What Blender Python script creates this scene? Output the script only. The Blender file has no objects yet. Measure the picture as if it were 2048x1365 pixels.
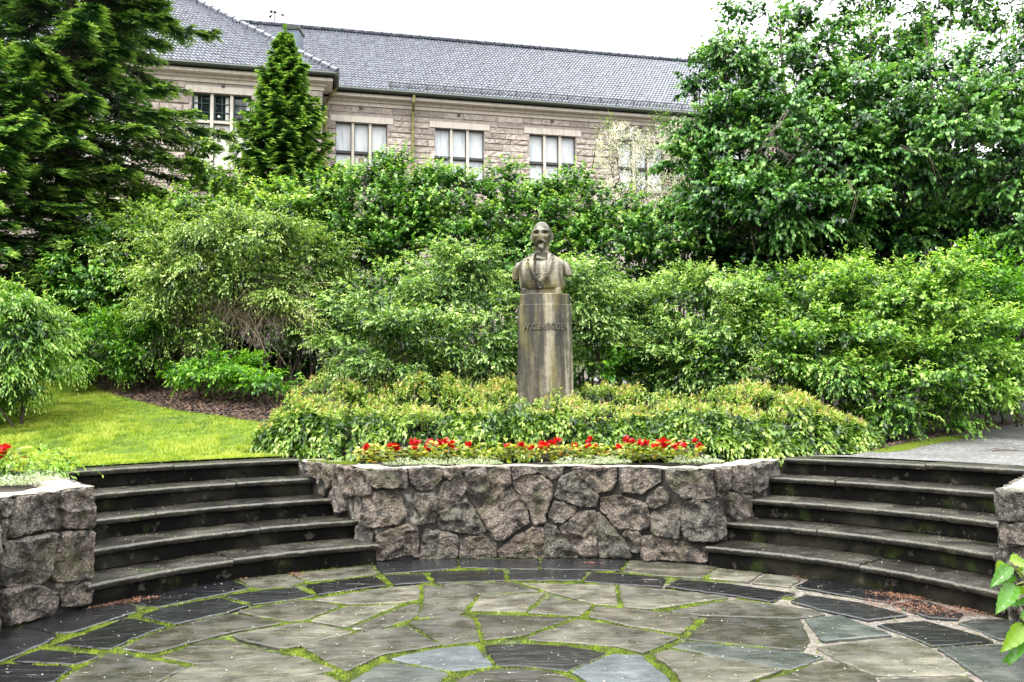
import bpy, math, random
import numpy as np
from mathutils import Matrix, Vector
random.seed(7); rng = np.random.default_rng(11)
sc = bpy.context.scene
COL = sc.collection
# ---------------------------------------------------------------- camera, sky, sun, exposure
FPX, PITCH, ROLL, EYE = 1700.0, 0.06286, -0.006626, 1.4209
cam_d = bpy.data.cameras.new("camera"); cam = bpy.data.objects.new("camera", cam_d); COL.objects.link(cam)
cam_d.sensor_width = 36.0; cam_d.lens = FPX / 2048 * 36.0; cam_d.clip_start = 0.05; cam_d.clip_end = 1000
cam.matrix_world = Matrix.Translation((0, 0, EYE)) @ Matrix.Rotation(math.pi/2 + PITCH, 4, 'X') @ Matrix.Rotation(ROLL, 4, 'Z')
sc.camera = cam
SUN_EL, SUN_AZ = math.radians(60), math.radians(-35)   # azimuth from +Y towards +X
world = bpy.data.worlds.new("World"); sc.world = world; world.use_nodes = True
nt = world.node_tree; nt.nodes.clear()
out = nt.nodes.new('ShaderNodeOutputWorld'); bg = nt.nodes.new('ShaderNodeBackground')
sky = nt.nodes.new('ShaderNodeTexSky'); sky.sky_type = 'NISHITA'; sky.sun_disc = False
sky.sun_elevation = SUN_EL; sky.sun_rotation = SUN_AZ; sky.air_density = 1.0; sky.dust_density = 3.0
# overcast: cloud deck (CIE overcast brightness, brighter towards the zenith) over the clear sky
tc = nt.nodes.new('ShaderNodeTexCoord'); sep = nt.nodes.new('ShaderNodeSeparateXYZ')
nt.links.new(tc.outputs['Generated'], sep.inputs[0])
mx = nt.nodes.new('ShaderNodeMath'); mx.operation = 'MAXIMUM'; mx.inputs[1].default_value = 0.0
nt.links.new(sep.outputs['Z'], mx.inputs[0])
ma = nt.nodes.new('ShaderNodeMath'); ma.operation = 'MULTIPLY_ADD'; ma.inputs[1].default_value = 27.0; ma.inputs[2].default_value = 5.5
nt.links.new(mx.outputs[0], ma.inputs[0])
nz = nt.nodes.new('ShaderNodeTexNoise'); nz.inputs['Scale'].default_value = 2.5; nz.inputs['Detail'].default_value = 4
nt.links.new(tc.outputs['Generated'], nz.inputs['Vector'])
mr = nt.nodes.new('ShaderNodeMapRange'); mr.inputs['To Min'].default_value = 0.92; mr.inputs['To Max'].default_value = 1.08
nt.links.new(nz.outputs['Fac'], mr.inputs['Value'])
m2 = nt.nodes.new('ShaderNodeMath'); m2.operation = 'MULTIPLY'
nt.links.new(ma.outputs[0], m2.inputs[0]); nt.links.new(mr.outputs[0], m2.inputs[1])
cloud = nt.nodes.new('ShaderNodeVectorMath'); cloud.operation = 'SCALE'; cloud.inputs[0].default_value = (0.985, 0.99, 1.0)
nt.links.new(m2.outputs[0], cloud.inputs['Scale'])
mix = nt.nodes.new('ShaderNodeMix'); mix.data_type = 'RGBA'; mix.inputs['Factor'].default_value = 0.9
nt.links.new(sky.outputs[0], mix.inputs['A']); nt.links.new(cloud.outputs[0], mix.inputs['B'])
nt.links.new(mix.outputs['Result'], bg.inputs['Color']); bg.inputs['Strength'].default_value = 0.07
nt.links.new(bg.outputs[0], out.inputs[0])
sun_d = bpy.data.lights.new("sun", 'SUN'); sun = bpy.data.objects.new("sun", sun_d); COL.objects.link(sun)
sun_d.energy = 1.5; sun_d.angle = math.radians(14); sun_d.color = (1.0, 0.96, 0.88)
sv = Vector((math.sin(SUN_AZ)*math.cos(SUN_EL), math.cos(SUN_AZ)*math.cos(SUN_EL), math.sin(SUN_EL)))
# the sun stands behind the clouds, above and to the left behind the camera
sv = Vector((-0.35, -0.40, 0.85)).normalized()
sky.sun_elevation = math.asin(sv.z); sky.sun_rotation = math.atan2(sv.x, sv.y)
sun.rotation_euler = sv.to_track_quat('Z', 'Y').to_euler(); sun.location = (0, 0, 30)
sc.view_settings.view_transform = 'Standard'; sc.view_settings.look = 'None'
sc.view_settings.exposure = 1.52; sc.view_settings.gamma = 1.0
sc.view_settings.use_curve_mapping = False
sc.render.engine = 'CYCLES'; sc.cycles.max_bounces = 6; sc.cycles.diffuse_bounces = 2; sc.cycles.glossy_bounces = 3
sc.cycles.transmission_bounces = 4; sc.cycles.use_denoising = True
DATA = {"slabs":[["d",[[-2.742,4.632],[-2.731,4.656],[-2.338,4.593],[-2.323,4.455],[-2.309,4.348],[-2.534,4.286],[-2.571,4.287],[-2.769,4.612]]],["d",[[-2.732,4.736],[-2.683,4.914],[-2.31,4.815],[-2.28,4.781],[-2.339,4.634],[-2.719,4.704]]],["d",[[-2.658,5.007],[-2.587,5.232],[-2.52,5.567],[-2.432,5.565],[-2.155,5.385],[-2.243,5.121],[-2.285,4.905],[-2.434,4.955]]],["d",[[-2.433,5.656],[-2.385,5.829],[-2.086,6.132],[-1.805,5.897],[-1.898,5.704],[-2.134,5.426],[-2.396,5.609]]],["d",[[-3.152,5.168],[-3.117,5.255],[-3.062,5.365],[-2.745,5.21],[-2.72,5.07],[-2.757,4.802],[-2.78,4.695],[-2.796,4.592]]],["d",[[-3.073,5.39],[-3.014,5.64],[-2.922,5.934],[-2.797,6.098],[-2.589,5.918],[-2.499,5.752],[-2.585,5.539],[-2.668,5.274],[-2.752,5.236]]],["d",[[-2.788,6.152],[-2.544,6.412],[-2.191,6.714],[-1.958,6.415],[-2.118,6.226],[-2.424,5.863],[-2.602,5.987]]],["b",[[-2.161,6.766],[-1.814,6.937],[-1.61,6.661],[-1.675,6.516],[-1.872,6.4],[-1.976,6.504]]],["b",[[-1.775,6.936],[-1.196,7.235],[-1.084,6.914],[-1.309,6.762],[-1.585,6.639]]],["d",[[-2.076,6.176],[-1.914,6.303],[-1.639,6.445],[-1.417,6.194],[-1.534,6.07],[-1.777,5.937]]],["d",[[-1.564,6.512],[-1.099,6.823],[-0.945,6.494],[-1.223,6.322],[-1.391,6.194]]],["d",[[-1.148,7.208],[-1.053,6.89],[-0.673,6.996],[-0.466,7.086],[-0.492,7.476],[-0.986,7.493],[-1.186,7.418]]],["d",[[-0.47,7.475],[-0.444,7.135],[-0.05,7.063],[0.209,7.04],[0.223,7.479]]],["d",[[0.244,7.478],[0.229,7.039],[0.565,7.004],[0.845,6.947],[0.975,7.399]]],["d",[[-1.025,6.843],[-0.719,6.879],[-0.63,6.568],[-0.899,6.492]]],["d",[[-0.681,6.972],[-0.427,7.026],[-0.079,7.025],[-0.061,6.636],[-0.594,6.554]]],["d",[[-0.03,7.023],[0.581,6.955],[0.524,6.618],[-0.033,6.635]]],["d",[[0.619,6.907],[0.922,6.805],[1.161,6.685],[1.168,6.62],[1.095,6.365],[0.784,6.463],[0.528,6.575]]],["b",[[1.005,7.398],[1.349,7.28],[1.68,7.115],[1.452,6.676],[1.158,6.775],[0.873,6.946]]],["b",[[1.69,6.992],[1.972,6.841],[1.771,6.516],[1.494,6.653]]],["b",[[1.988,6.794],[2.218,6.653],[2.024,6.346],[1.788,6.495]]],["d",[[1.261,6.617],[1.605,6.459],[2.005,6.153],[1.757,5.909],[1.478,6.131],[1.123,6.372]]],["d",[[2.333,6.671],[2.79,6.187],[2.748,6.059],[2.546,5.871],[2.398,5.996],[2.056,6.345]]],["d",[[2.058,6.115],[2.349,5.876],[2.522,5.535],[2.212,5.41],[2.025,5.671],[1.891,5.923]]],["d",[[2.749,5.934],[2.824,5.846],[2.892,5.555],[2.784,5.439],[2.624,5.472],[2.54,5.82]]],["g",[[2.89,5.436],[3.123,5.416],[3.066,5.208],[3.02,4.955],[2.792,4.985],[2.747,5.354]]],["d",[[2.226,5.316],[2.559,5.401],[2.729,5.061],[2.744,4.961],[2.359,4.875],[2.287,5.122]]],["g",[[2.363,4.84],[2.759,4.878],[2.805,4.774],[2.875,4.518],[2.696,4.155],[2.315,4.213],[2.341,4.47]]],["b",[[-2.263,4.264],[-2.284,4.347],[-2.29,4.562],[-2.266,4.836],[-2.172,4.823],[-1.73,4.59],[-1.765,4.454],[-1.78,4.337],[-1.799,4.255]]],["n",[[-2.235,4.915],[-2.178,5.223],[-2.003,5.524],[-1.87,5.688],[-1.449,5.467],[-1.743,5.218],[-2.02,4.831]]],["n",[[-1.948,4.774],[-1.798,5.086],[-1.668,5.083],[-1.472,4.91],[-1.283,4.797],[-1.638,4.639],[-1.734,4.652]]],["b",[[-1.815,4.207],[-1.775,4.339],[-1.723,4.604],[-1.674,4.628],[-1.294,4.786],[-1.19,4.773],[-0.912,4.527],[-1.074,4.434],[-1.352,4.331],[-1.34,4.198]]],["b",[[-1.333,4.215],[-1.328,4.33],[-1.165,4.426],[-0.961,4.46],[-0.858,4.321],[-0.829,4.205]]],["n",[[-1.836,5.756],[-1.512,6.051],[-1.424,6.038],[-1.18,5.887],[-1.338,5.513],[-1.416,5.486],[-1.683,5.627]]],["b",[[-1.409,6.049],[-1.047,6.336],[-0.733,6.488],[-0.694,6.385],[-0.666,6.046],[-0.78,5.944],[-1.145,5.92]]],["b",[[-1.141,5.859],[-0.776,5.91],[-1.036,5.363],[-1.307,5.512]]],["b",[[-1.008,5.334],[-0.722,5.874],[-0.644,5.923],[-0.622,5.646],[-0.675,5.497],[-0.874,5.25]]],["b",[[-1.69,5.19],[-1.397,5.442],[-1.285,5.454],[-0.968,5.238],[-1.214,4.979],[-1.305,4.899],[-1.606,5.086]]],["b",[[-1.225,4.968],[-0.961,5.199],[-0.657,5.353],[-0.52,5.111],[-0.406,4.949],[-0.722,4.784],[-0.87,4.507],[-0.987,4.64]]],["b",[[-0.679,6.486],[-0.255,6.199],[-0.325,5.733],[-0.366,5.609],[-0.619,5.54],[-0.614,5.905]]],["b",[[-0.582,6.524],[-0.028,6.579],[0.194,6.281],[-0.246,6.187],[-0.479,6.379]]],["b",[[-0.667,5.453],[-0.342,5.608],[-0.259,5.516],[-0.194,5.029],[-0.4,4.949]]],["b",[[-0.236,6.161],[0.228,6.223],[0.07,5.675],[-0.293,5.732]]],["b",[[0.258,6.11],[0.536,5.857],[0.423,5.573],[0.086,5.659]]],["n",[[-0.248,5.636],[0.389,5.544],[0.048,5.136],[-0.173,5.053]]],["b",[[0.055,6.547],[0.755,6.443],[0.703,5.836],[0.554,5.874],[0.239,6.28]]],["b",[[0.077,5.123],[0.417,5.499],[0.818,5.209],[0.97,5.076],[0.722,4.775],[0.584,4.903],[0.104,5.047]]],["n",[[0.475,5.557],[0.554,5.807],[0.964,5.667],[1.198,5.569],[0.991,5.153],[0.683,5.348]]],["b",[[0.787,6.422],[1.469,6.095],[1.507,6.039],[1.351,5.955],[0.911,5.732],[0.732,5.786]]],["b",[[1.012,5.666],[1.527,5.985],[1.721,5.842],[1.989,5.672],[2.011,5.578],[1.781,5.479],[1.234,5.552]]],["n",[[1.232,5.508],[1.802,5.449],[1.71,5.01],[1.6,4.812],[0.999,5.051]]],["g",[[0.883,4.885],[0.982,5.002],[1.582,4.778],[1.677,4.689],[1.411,4.479]]],["b",[[0.754,4.73],[0.857,4.817],[1.202,4.615],[1.383,4.47],[1.131,4.282],[1.049,4.152],[0.817,4.157],[0.829,4.368],[0.81,4.561]]],["n",[[1.402,4.422],[1.637,4.605],[1.697,4.594],[1.803,4.385],[1.772,4.241],[1.457,4.275]]],["b",[[1.691,4.867],[2.265,5.059],[2.328,4.784],[2.279,4.366],[1.817,4.376],[1.74,4.603]]],["g",[[1.83,5.463],[2.089,5.546],[2.227,5.085],[1.77,4.972]]],["b",[[1.824,4.348],[2.271,4.339],[2.264,4.163],[1.772,4.172]]],["b",[[1.105,4.185],[1.21,4.305],[1.387,4.403],[1.561,4.273],[1.627,4.141]]],["l",[[-0.673,4.718],[-0.436,4.891],[-0.219,4.945],[-0.112,4.56],[-0.325,4.496],[-0.473,4.578]]],["d",[[-0.169,4.932],[0.046,4.963],[0.254,4.934],[0.528,4.779],[0.28,4.483],[0.042,4.567],[-0.093,4.57]]],["l",[[0.292,4.473],[0.532,4.757],[0.696,4.732],[0.775,4.369],[0.772,4.158],[0.446,4.164],[0.376,4.297]]],["g",[[-0.833,4.32],[-0.702,4.655],[-0.462,4.548],[-0.33,4.467],[-0.384,4.312],[-0.407,4.18],[-0.837,4.188]]]],"stones":[[[1.404,0.789],[1.761,0.8],[1.778,0.693],[1.761,0.61],[1.792,0.63],[1.497,0.636],[1.389,0.695]],[[1.795,0.8],[2.077,0.8],[2.086,0.77],[2.069,0.694],[1.983,0.603],[1.864,0.606],[1.812,0.667]],[[1.19,0.768],[1.373,0.787],[1.436,0.64],[1.467,0.584],[1.312,0.546],[1.184,0.553]],[[1.185,0.518],[1.343,0.549],[1.676,0.609],[1.75,0.461],[1.764,0.382],[1.707,0.319],[1.438,0.29],[1.25,0.345],[1.186,0.424]],[[1.863,0.592],[1.83,0.565],[2.034,0.551],[2.034,0.398],[2.017,0.331],[1.864,0.295],[1.92,0.358],[1.835,0.469]],[[2.103,0.651],[2.258,0.706],[2.292,0.595],[2.223,0.511],[2.102,0.396],[2.042,0.39],[2.051,0.499],[2.077,0.6]],[[2.103,0.787],[2.327,0.782],[2.137,0.684],[2.111,0.71]],[[2.281,0.731],[2.47,0.772],[2.495,0.515],[2.409,0.457],[2.357,0.457],[2.323,0.56]],[[2.496,0.797],[2.678,0.8],[2.677,0.624],[2.512,0.523],[2.496,0.677]],[[2.085,0.397],[2.292,0.509],[2.343,0.432],[2.463,0.226],[2.36,0.202],[2.068,0.262],[2.051,0.313]],[[1.515,0.224],[1.779,0.311],[1.864,0.261],[1.864,0.018],[1.837,0.062],[1.516,0.01]],[[1.94,0.25],[2.034,0.238],[2.205,0.19],[2.222,0.088],[2.204,0.004],[1.889,0.009],[1.898,0.117]],[[2.239,0.104],[2.291,0.17],[2.462,0.167],[2.548,0.064],[2.539,0.0],[2.239,0.0]],[[2.53,0.523],[2.703,0.598],[2.822,0.418],[2.839,0.299],[2.579,0.139],[2.536,0.166],[2.391,0.423]],[[2.712,0.64],[2.842,0.709],[2.963,0.7],[3.057,0.623],[3.038,0.521],[2.985,0.35],[2.993,0.299],[2.89,0.282],[2.865,0.401],[2.772,0.555]],[[2.704,0.795],[2.92,0.794],[2.928,0.743],[2.833,0.726],[2.712,0.675]],[[2.937,0.794],[3.153,0.777],[3.126,0.708],[3.066,0.674],[2.954,0.734]],[[3.126,0.683],[3.256,0.744],[3.426,0.568],[3.451,0.534],[3.441,0.449],[3.287,0.447],[3.081,0.521]],[[3.231,0.769],[3.608,0.773],[3.607,0.681],[3.579,0.587],[3.485,0.568],[3.409,0.61]],[[3.656,0.774],[4.003,0.773],[3.993,0.673],[3.839,0.569],[3.662,0.581]],[[4.054,0.783],[4.485,0.788],[4.49,0.55],[4.201,0.542],[4.119,0.612],[4.061,0.701]],[[3.064,0.47],[3.15,0.47],[3.261,0.421],[3.156,0.3],[3.079,0.3],[3.02,0.35]],[[3.113,0.24],[3.295,0.388],[3.423,0.399],[3.429,0.171],[3.436,0.02],[3.316,0.009],[3.147,0.207]],[[2.993,0.282],[3.079,0.257],[3.155,0.165],[3.274,0.008],[2.982,0.0]],[[2.579,0.046],[2.717,0.163],[2.89,0.248],[2.976,0.248],[2.973,0.0],[2.595,0.0]],[[3.489,0.509],[3.644,0.538],[3.871,0.47],[3.903,0.355],[3.893,0.28],[3.834,0.253],[3.623,0.261],[3.48,0.425]],[[3.898,0.538],[4.001,0.624],[4.067,0.552],[4.066,0.503],[3.946,0.44],[3.88,0.471]],[[3.92,0.389],[4.083,0.487],[4.158,0.483],[4.153,0.205],[4.111,0.202],[3.926,0.232]],[[4.208,0.485],[4.275,0.521],[4.548,0.488],[4.664,0.353],[4.643,0.223],[4.447,0.19],[4.211,0.2],[4.187,0.272],[4.182,0.41]],[[3.449,0.391],[3.609,0.227],[3.734,0.091],[3.733,0.016],[3.469,0.005],[3.437,0.171]],[[3.682,0.23],[3.809,0.235],[3.825,0.186],[3.815,0.07],[3.747,0.067]],[[3.842,0.187],[3.942,0.208],[4.185,0.158],[4.382,0.139],[4.413,0.089],[4.379,0.027],[4.207,0.022],[3.839,0.013]],[[4.559,0.783],[4.713,0.79],[4.819,0.682],[4.689,0.583],[4.595,0.541]],[[4.839,0.773],[5.035,0.8],[5.089,0.541],[4.861,0.552],[4.753,0.611]],[[5.068,0.8],[5.609,0.797],[5.621,0.669],[5.439,0.654],[5.347,0.572],[5.189,0.524],[5.107,0.565]],[[4.734,0.554],[4.892,0.532],[5.087,0.498],[5.082,0.395],[5.112,0.306],[4.851,0.316],[4.743,0.386]],[[0.341,0.791],[0.582,0.8],[0.566,0.648],[0.343,0.68]],[[0.618,0.797],[0.83,0.8],[0.849,0.676],[0.676,0.503],[0.595,0.514],[0.593,0.641]],[[0.882,0.794],[1.15,0.791],[1.152,0.541],[1.054,0.516],[0.918,0.663]],[[0.867,0.651],[1.004,0.538],[1.039,0.393],[0.904,0.372],[0.747,0.49]],[[1.219,0.257],[1.314,0.301],[1.469,0.235],[1.47,0.169],[1.252,0.176]]],"left":[[[-70.93,0.822],[-69.64,0.822],[-69.67,0.741],[-70.51,0.693],[-70.86,0.691]],[[-69.01,0.8],[-63.7,0.823],[-63.58,0.572],[-66.96,0.572],[-69.74,0.551],[-69.78,0.615]],[[-63.34,0.821],[-59.78,0.835],[-59.56,0.54],[-61.57,0.546],[-63.4,0.571]],[[-70.84,0.669],[-70.32,0.655],[-70.58,0.514],[-70.75,0.516]],[[-70.07,0.527],[-64.27,0.53],[-64.55,0.381],[-65.19,0.237],[-66.6,0.226],[-70.61,0.274],[-70.71,0.444]],[[-63.73,0.525],[-59.54,0.5],[-59.5,0.202],[-62.14,0.202],[-64.12,0.225],[-64.61,0.306],[-64.04,0.414]],[[-70.24,0.234],[-66.24,0.212],[-63.9,0.137],[-63.68,0.058],[-64.37,0.011],[-69.95,0.025]],[[-63.54,0.132],[-59.94,0.158],[-59.79,0.028],[-61.51,0.03],[-63.14,0.051]]],"right":[[[67.73,0.789],[71.02,0.827],[72.34,0.829],[72.18,0.641],[67.96,0.608]],[[68.18,0.578],[72.16,0.616],[72.06,0.504],[68.59,0.472]],[[68.56,0.433],[72.02,0.466],[71.84,0.254],[69.39,0.237]]],"path":[[-2.2,8.48],[-1.2,7.38],[-0.811,7.48],[-0.405,7.555],[0.007,7.58],[0.419,7.555],[0.825,7.48],[1.218,7.356],[1.62,7.17],[2.7,8.22]],"cum":None}
# ---------------------------------------------------------------- helpers
CX, CY = 0.007, 4.201                       # centre of the sunken round court
def ray(px, py):
    a = (px-1024)/FPX; b = -(py-682.5)/FPX
    c, s = math.cos(ROLL), math.sin(ROLL); a, b = a*c-b*s, a*s+b*c
    cp, sp = math.cos(PITCH), math.sin(PITCH)
    return np.array([a, cp-b*sp, sp+b*cp])
def at(px, py, Y=None, z=None):
    d = ray(px, py); t = Y/d[1] if Y is not None else (z-EYE)/d[2]
    return np.array([d[0]*t, d[1]*t, EYE+d[2]*t])
def smooth(e0, e1, x):
    t = np.clip((x-e0)/(e1-e0), 0, 1); return t*t*(3-2*t)
def gz(x, y):
    x = np.asarray(x, float); y = np.asarray(y, float)
    s = 0.20 + (0.065-0.20)*smooth(-3.0, 3.0, x)
    yy = np.maximum(0, y-9.0); rise = s*np.minimum(yy, 14+0.0*yy)
    return 0.80 + rise + 0.02*np.sin(x*1.3)*np.sin(y*1.1)*smooth(9.2, 11, y)
def at_ground(px, py):
    Y = 9.0
    d = ray(px, py)
    lo, hi = 6.0, 40.0
    for _ in range(50):
        m = (lo+hi)/2; t = m/d[1]
        if EYE+d[2]*t > gz(d[0]*t, m): lo = m
        else: hi = m
    t = lo/d[1]; return np.array([d[0]*t, lo, float(gz(d[0]*t, lo))])
def pol(R, deg, z=0.0):
    a = math.radians(deg); return (CX+R*math.sin(a), CY+R*math.cos(a), z)
def _h(i, j, k, s):
    n = (i*374761393 + j*668265263 + k*2147483647 + s*974711) & 0xffffffff
    n = ((n ^ (n >> 13))*1274126177) & 0xffffffff
    return ((n ^ (n >> 16)) & 0xffff)/32767.5-1.0
def vnoise(P, s=0):
    P = np.asarray(P, float); i = np.floor(P).astype(np.int64); f = P-i; f = f*f*(3-2*f); r = 0
    for a in (0, 1):
        for b in (0, 1):
            for c in (0, 1):
                w = (f[:, 0] if a else 1-f[:, 0])*(f[:, 1] if b else 1-f[:, 1])*(f[:, 2] if c else 1-f[:, 2])
                r = r + w*_h(i[:, 0]+a, i[:, 1]+b, i[:, 2]+c, s)
    return r
def fbm(P, o=4, s=0, g=.5):
    P = np.asarray(P, float); r = 0; a = 1.0
    for k in range(o): r = r+a*vnoise(P*2**k, s+k); a *= g
    return r
def unit(v): return v/(np.linalg.norm(v, axis=-1, keepdims=True)+1e-12)

def link(name, me, mat=None, parent=None):
    o = bpy.data.objects.new(name, me); COL.objects.link(o)
    if mat is not None and len(me.materials) == 0: me.materials.append(mat)
    if parent is not None: o.parent = parent
    return o
def mesh(name, V, F, mat=None, parent=None, smooth_=False):
    me = bpy.data.meshes.new(name); me.from_pydata([tuple(map(float, v)) for v in V], [], [tuple(f) for f in F])
    if smooth_: me.polygons.foreach_set('use_smooth', [True]*len(me.polygons))
    me.update(); return link(name, me, mat, parent)
def bigmesh(name, V, F, mat=None, parent=None, tint=None, smooth_=False):
    """V (n,3) float, F (m,k) int: one mesh, with an optional per-vertex 'tint' attribute"""
    V = np.ascontiguousarray(V, dtype=np.float32); F = np.ascontiguousarray(F, dtype=np.int32); k = F.shape[1]
    me = bpy.data.meshes.new(name)
    me.vertices.add(len(V)); me.vertices.foreach_set('co', V.ravel())
    me.loops.add(F.size); me.loops.foreach_set('vertex_index', F.ravel())
    me.polygons.add(len(F)); me.polygons.foreach_set('loop_start', np.arange(0, F.size, k, dtype=np.int32))
    me.polygons.foreach_set('loop_total', np.full(len(F), k, dtype=np.int32))
    if smooth_: me.polygons.foreach_set('use_smooth', np.ones(len(F), bool))
    me.update(calc_edges=True)
    if tint is not None:
        at_ = me.attributes.new('tint', 'FLOAT', 'POINT'); at_.data.foreach_set('value', np.ascontiguousarray(tint, dtype=np.float32))
    return link(name, me, mat, parent)
def tag(o, label=None, cat=None, group=None, kind=None):
    if label: o['label'] = label
    if cat: o['category'] = cat
    if group: o['group'] = group
    if kind: o['kind'] = kind
    return o
def thing(name, label, cat, loc=(0, 0, 0), group=None, rz=0.0):
    o = bpy.data.objects.new(name, None); COL.objects.link(o); o.location = loc; o.rotation_euler = (0, 0, rz)
    o.empty_display_size = .2
    return tag(o, label, cat, group)
def local(o, P):
    """world points -> the (unrotated) thing's local space"""
    return np.asarray(P, float)-np.array(o.location)
class MB:
    """collects pieces into one mesh"""
    def __init__(s): s.v = []; s.f = []
    def add(s, V, F):
        n = len(s.v); s.v += [tuple(v) for v in V]; s.f += [tuple(i+n for i in f) for f in F]; return s
    def box(s, x0, x1, y0, y1, z0, z1, M=None):
        V = [(x0,y0,z0),(x1,y0,z0),(x1,y1,z0),(x0,y1,z0),(x0,y0,z1),(x1,y0,z1),(x1,y1,z1),(x0,y1,z1)]
        if M is not None: V = [tuple(M(v)) for v in V]
        return s.add(V, [(3,2,1,0),(4,5,6,7),(0,1,5,4),(1,2,6,5),(2,3,7,6),(3,0,4,7)])
    def tube(s, pts, rad, n=6, cap=True):
        pts = [np.array(p, float) for p in pts]; m = len(pts)
        if not hasattr(rad, '__len__'): rad = [rad]*m
        V = []; up = np.array([0.13, 0.21, 1.0])
        for i, p in enumerate(pts):
            d = pts[min(i+1, m-1)]-pts[max(i-1, 0)]; d = d/(np.linalg.norm(d)+1e-9)
            a = np.cross(d, up); 
            if np.linalg.norm(a) < .05: a = np.cross(d, (1, 0, 0))
            a = a/np.linalg.norm(a); b = np.cross(d, a)
            for k in range(n):
                t = 2*math.pi*k/n; V.append(p+(a*math.cos(t)+b*math.sin(t))*rad[i])
        F = [(i*n+k, i*n+(k+1) % n, (i+1)*n+(k+1) % n, (i+1)*n+k) for i in range(m-1) for k in range(n)]
        if cap: F += [tuple(range(n))[::-1], tuple(range((m-1)*n, m*n))]
        return s.add(V, F)
    def build(s, name, mat, parent=None, smooth_=False): return mesh(name, s.v, s.f, mat, parent, smooth_)

# ---------------------------------------------------------------- materials
def newmat(name):
    m = bpy.data.materials.new(name); m.use_nodes = True; t = m.node_tree; t.nodes.clear()
    o = t.nodes.new('ShaderNodeOutputMaterial'); b = t.nodes.new('ShaderNodeBsdfPrincipled'); t.links.new(b.outputs[0], o.inputs[0])
    return m, t, b, o
def N(t, typ, **kw):
    n = t.nodes.new(typ)
    for k, v in kw.items():
        if k in n.inputs: n.inputs[k].default_value = v
        else: setattr(n, k, v)
    return n
def noise(t, vec, scale, detail=4, rough=.55, dist=0):
    n = t.nodes.new('ShaderNodeTexNoise'); n.inputs['Scale'].default_value = scale; n.inputs['Detail'].default_value = detail
    n.inputs['Roughness'].default_value = rough; n.inputs['Distortion'].default_value = dist
    if vec is not None: t.links.new(vec, n.inputs['Vector'])
    return n.outputs['Fac']
def ramp(t, fac, stops):
    r = t.nodes.new('ShaderNodeValToRGB'); e = r.color_ramp.elements
    while len(e) < len(stops): e.new(0.5)
    for i, (p, c) in enumerate(stops):
        e[i].position = p; e[i].color = (c, c, c, 1) if not hasattr(c, '__len__') else (*c, 1)
    t.links.new(fac, r.inputs[0]); return r.outputs[0]
def mixc(t, fac, a, b, blend='MIX'):
    m = t.nodes.new('ShaderNodeMix'); m.data_type = 'RGBA'; m.blend_type = blend
    for s, v in (('Factor', fac), ('A', a), ('B', b)):
        if isinstance(v, (int, float)): m.inputs[s].default_value = v
        elif isinstance(v, tuple): m.inputs[s].default_value = (*v, 1)
        else: t.links.new(v, m.inputs[s])
    return m.outputs['Result']
def mth(t, op, a, b=0.0, c=0.0):
    m = t.nodes.new('ShaderNodeMath'); m.operation = op
    for i, v in enumerate((a, b, c)):
        if isinstance(v, (int, float)): m.inputs[i].default_value = v
        else: t.links.new(v, m.inputs[i])
    return m.outputs[0]
def bump(t, b, h, dist, strength=1.0):
    n = t.nodes.new('ShaderNodeBump'); n.inputs['Distance'].default_value = dist; n.inputs['Strength'].default_value = strength
    t.links.new(h, n.inputs['Height']); t.links.new(n.outputs[0], b.inputs['Normal']); return n
def geopos(t):
    g = t.nodes.new('ShaderNodeNewGeometry'); return g.outputs['Position']
def objinfo(t): return t.nodes.new('ShaderNodeObjectInfo').outputs['Random']
def mapping(t, vec, scale=(1, 1, 1), rot=(0, 0, 0), rotsock=None, locsock=None):
    m = t.nodes.new('ShaderNodeMapping'); m.inputs['Scale'].default_value = scale; m.inputs['Rotation'].default_value = rot
    t.links.new(vec, m.inputs['Vector'])
    if rotsock is not None: t.links.new(rotsock, m.inputs['Rotation'])
    if locsock is not None: t.links.new(locsock, m.inputs['Location'])
    return m.outputs[0]

def leaf_mat(name, stops, rough=.42, trans=.22, spec=.5, tcol=None):
    """stops: colours along the leaf age and painted shade attribute 'tint' (0 old or inner, dark .. 1 fresh shoot tip)"""
    m, t, b, o = newmat(name)
    a = t.nodes.new('ShaderNodeAttribute'); a.attribute_name = 'tint'
    col = ramp(t, a.outputs['Fac'], stops)
    t.links.new(col, b.inputs['Base Color']); b.inputs['Roughness'].default_value = rough
    b.inputs['Specular IOR Level'].default_value = spec
    tr = t.nodes.new('ShaderNodeBsdfTranslucent')
    tc_ = mixc(t, 1.0, col, tcol or (1.0, 1.0, .45), 'MULTIPLY'); tc2 = mixc(t, 1.0, tc_, (1.7, 1.7, 1.7), 'MULTIPLY')
    t.links.new(tc2, tr.inputs['Color'])
    ms = t.nodes.new('ShaderNodeMixShader'); ms.inputs[0].default_value = trans
    t.links.new(b.outputs[0], ms.inputs[1]); t.links.new(tr.outputs[0], ms.inputs[2]); t.links.new(ms.outputs[0], o.inputs[0])
    return m
def plain(name, col, rough=.6, nscale=0, namp=.3, bscale=0, bdist=.002, metal=0.0, spec=.5):
    m, t, b, o = newmat(name); b.inputs['Roughness'].default_value = rough; b.inputs['Metallic'].default_value = metal
    b.inputs['Specular IOR Level'].default_value = spec
    p = geopos(t)
    if nscale:
        f = noise(t, p, nscale, 5); lo = tuple(c*(1-namp) for c in col); hi = tuple(min(1, c*(1+namp)) for c in col)
        t.links.new(ramp(t, f, [(.3, lo), (.7, hi)]), b.inputs['Base Color'])
    else: b.inputs['Base Color'].default_value = (*col, 1)
    if bscale: bump(t, b, noise(t, p, bscale, 5), bdist)
    return m

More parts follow.
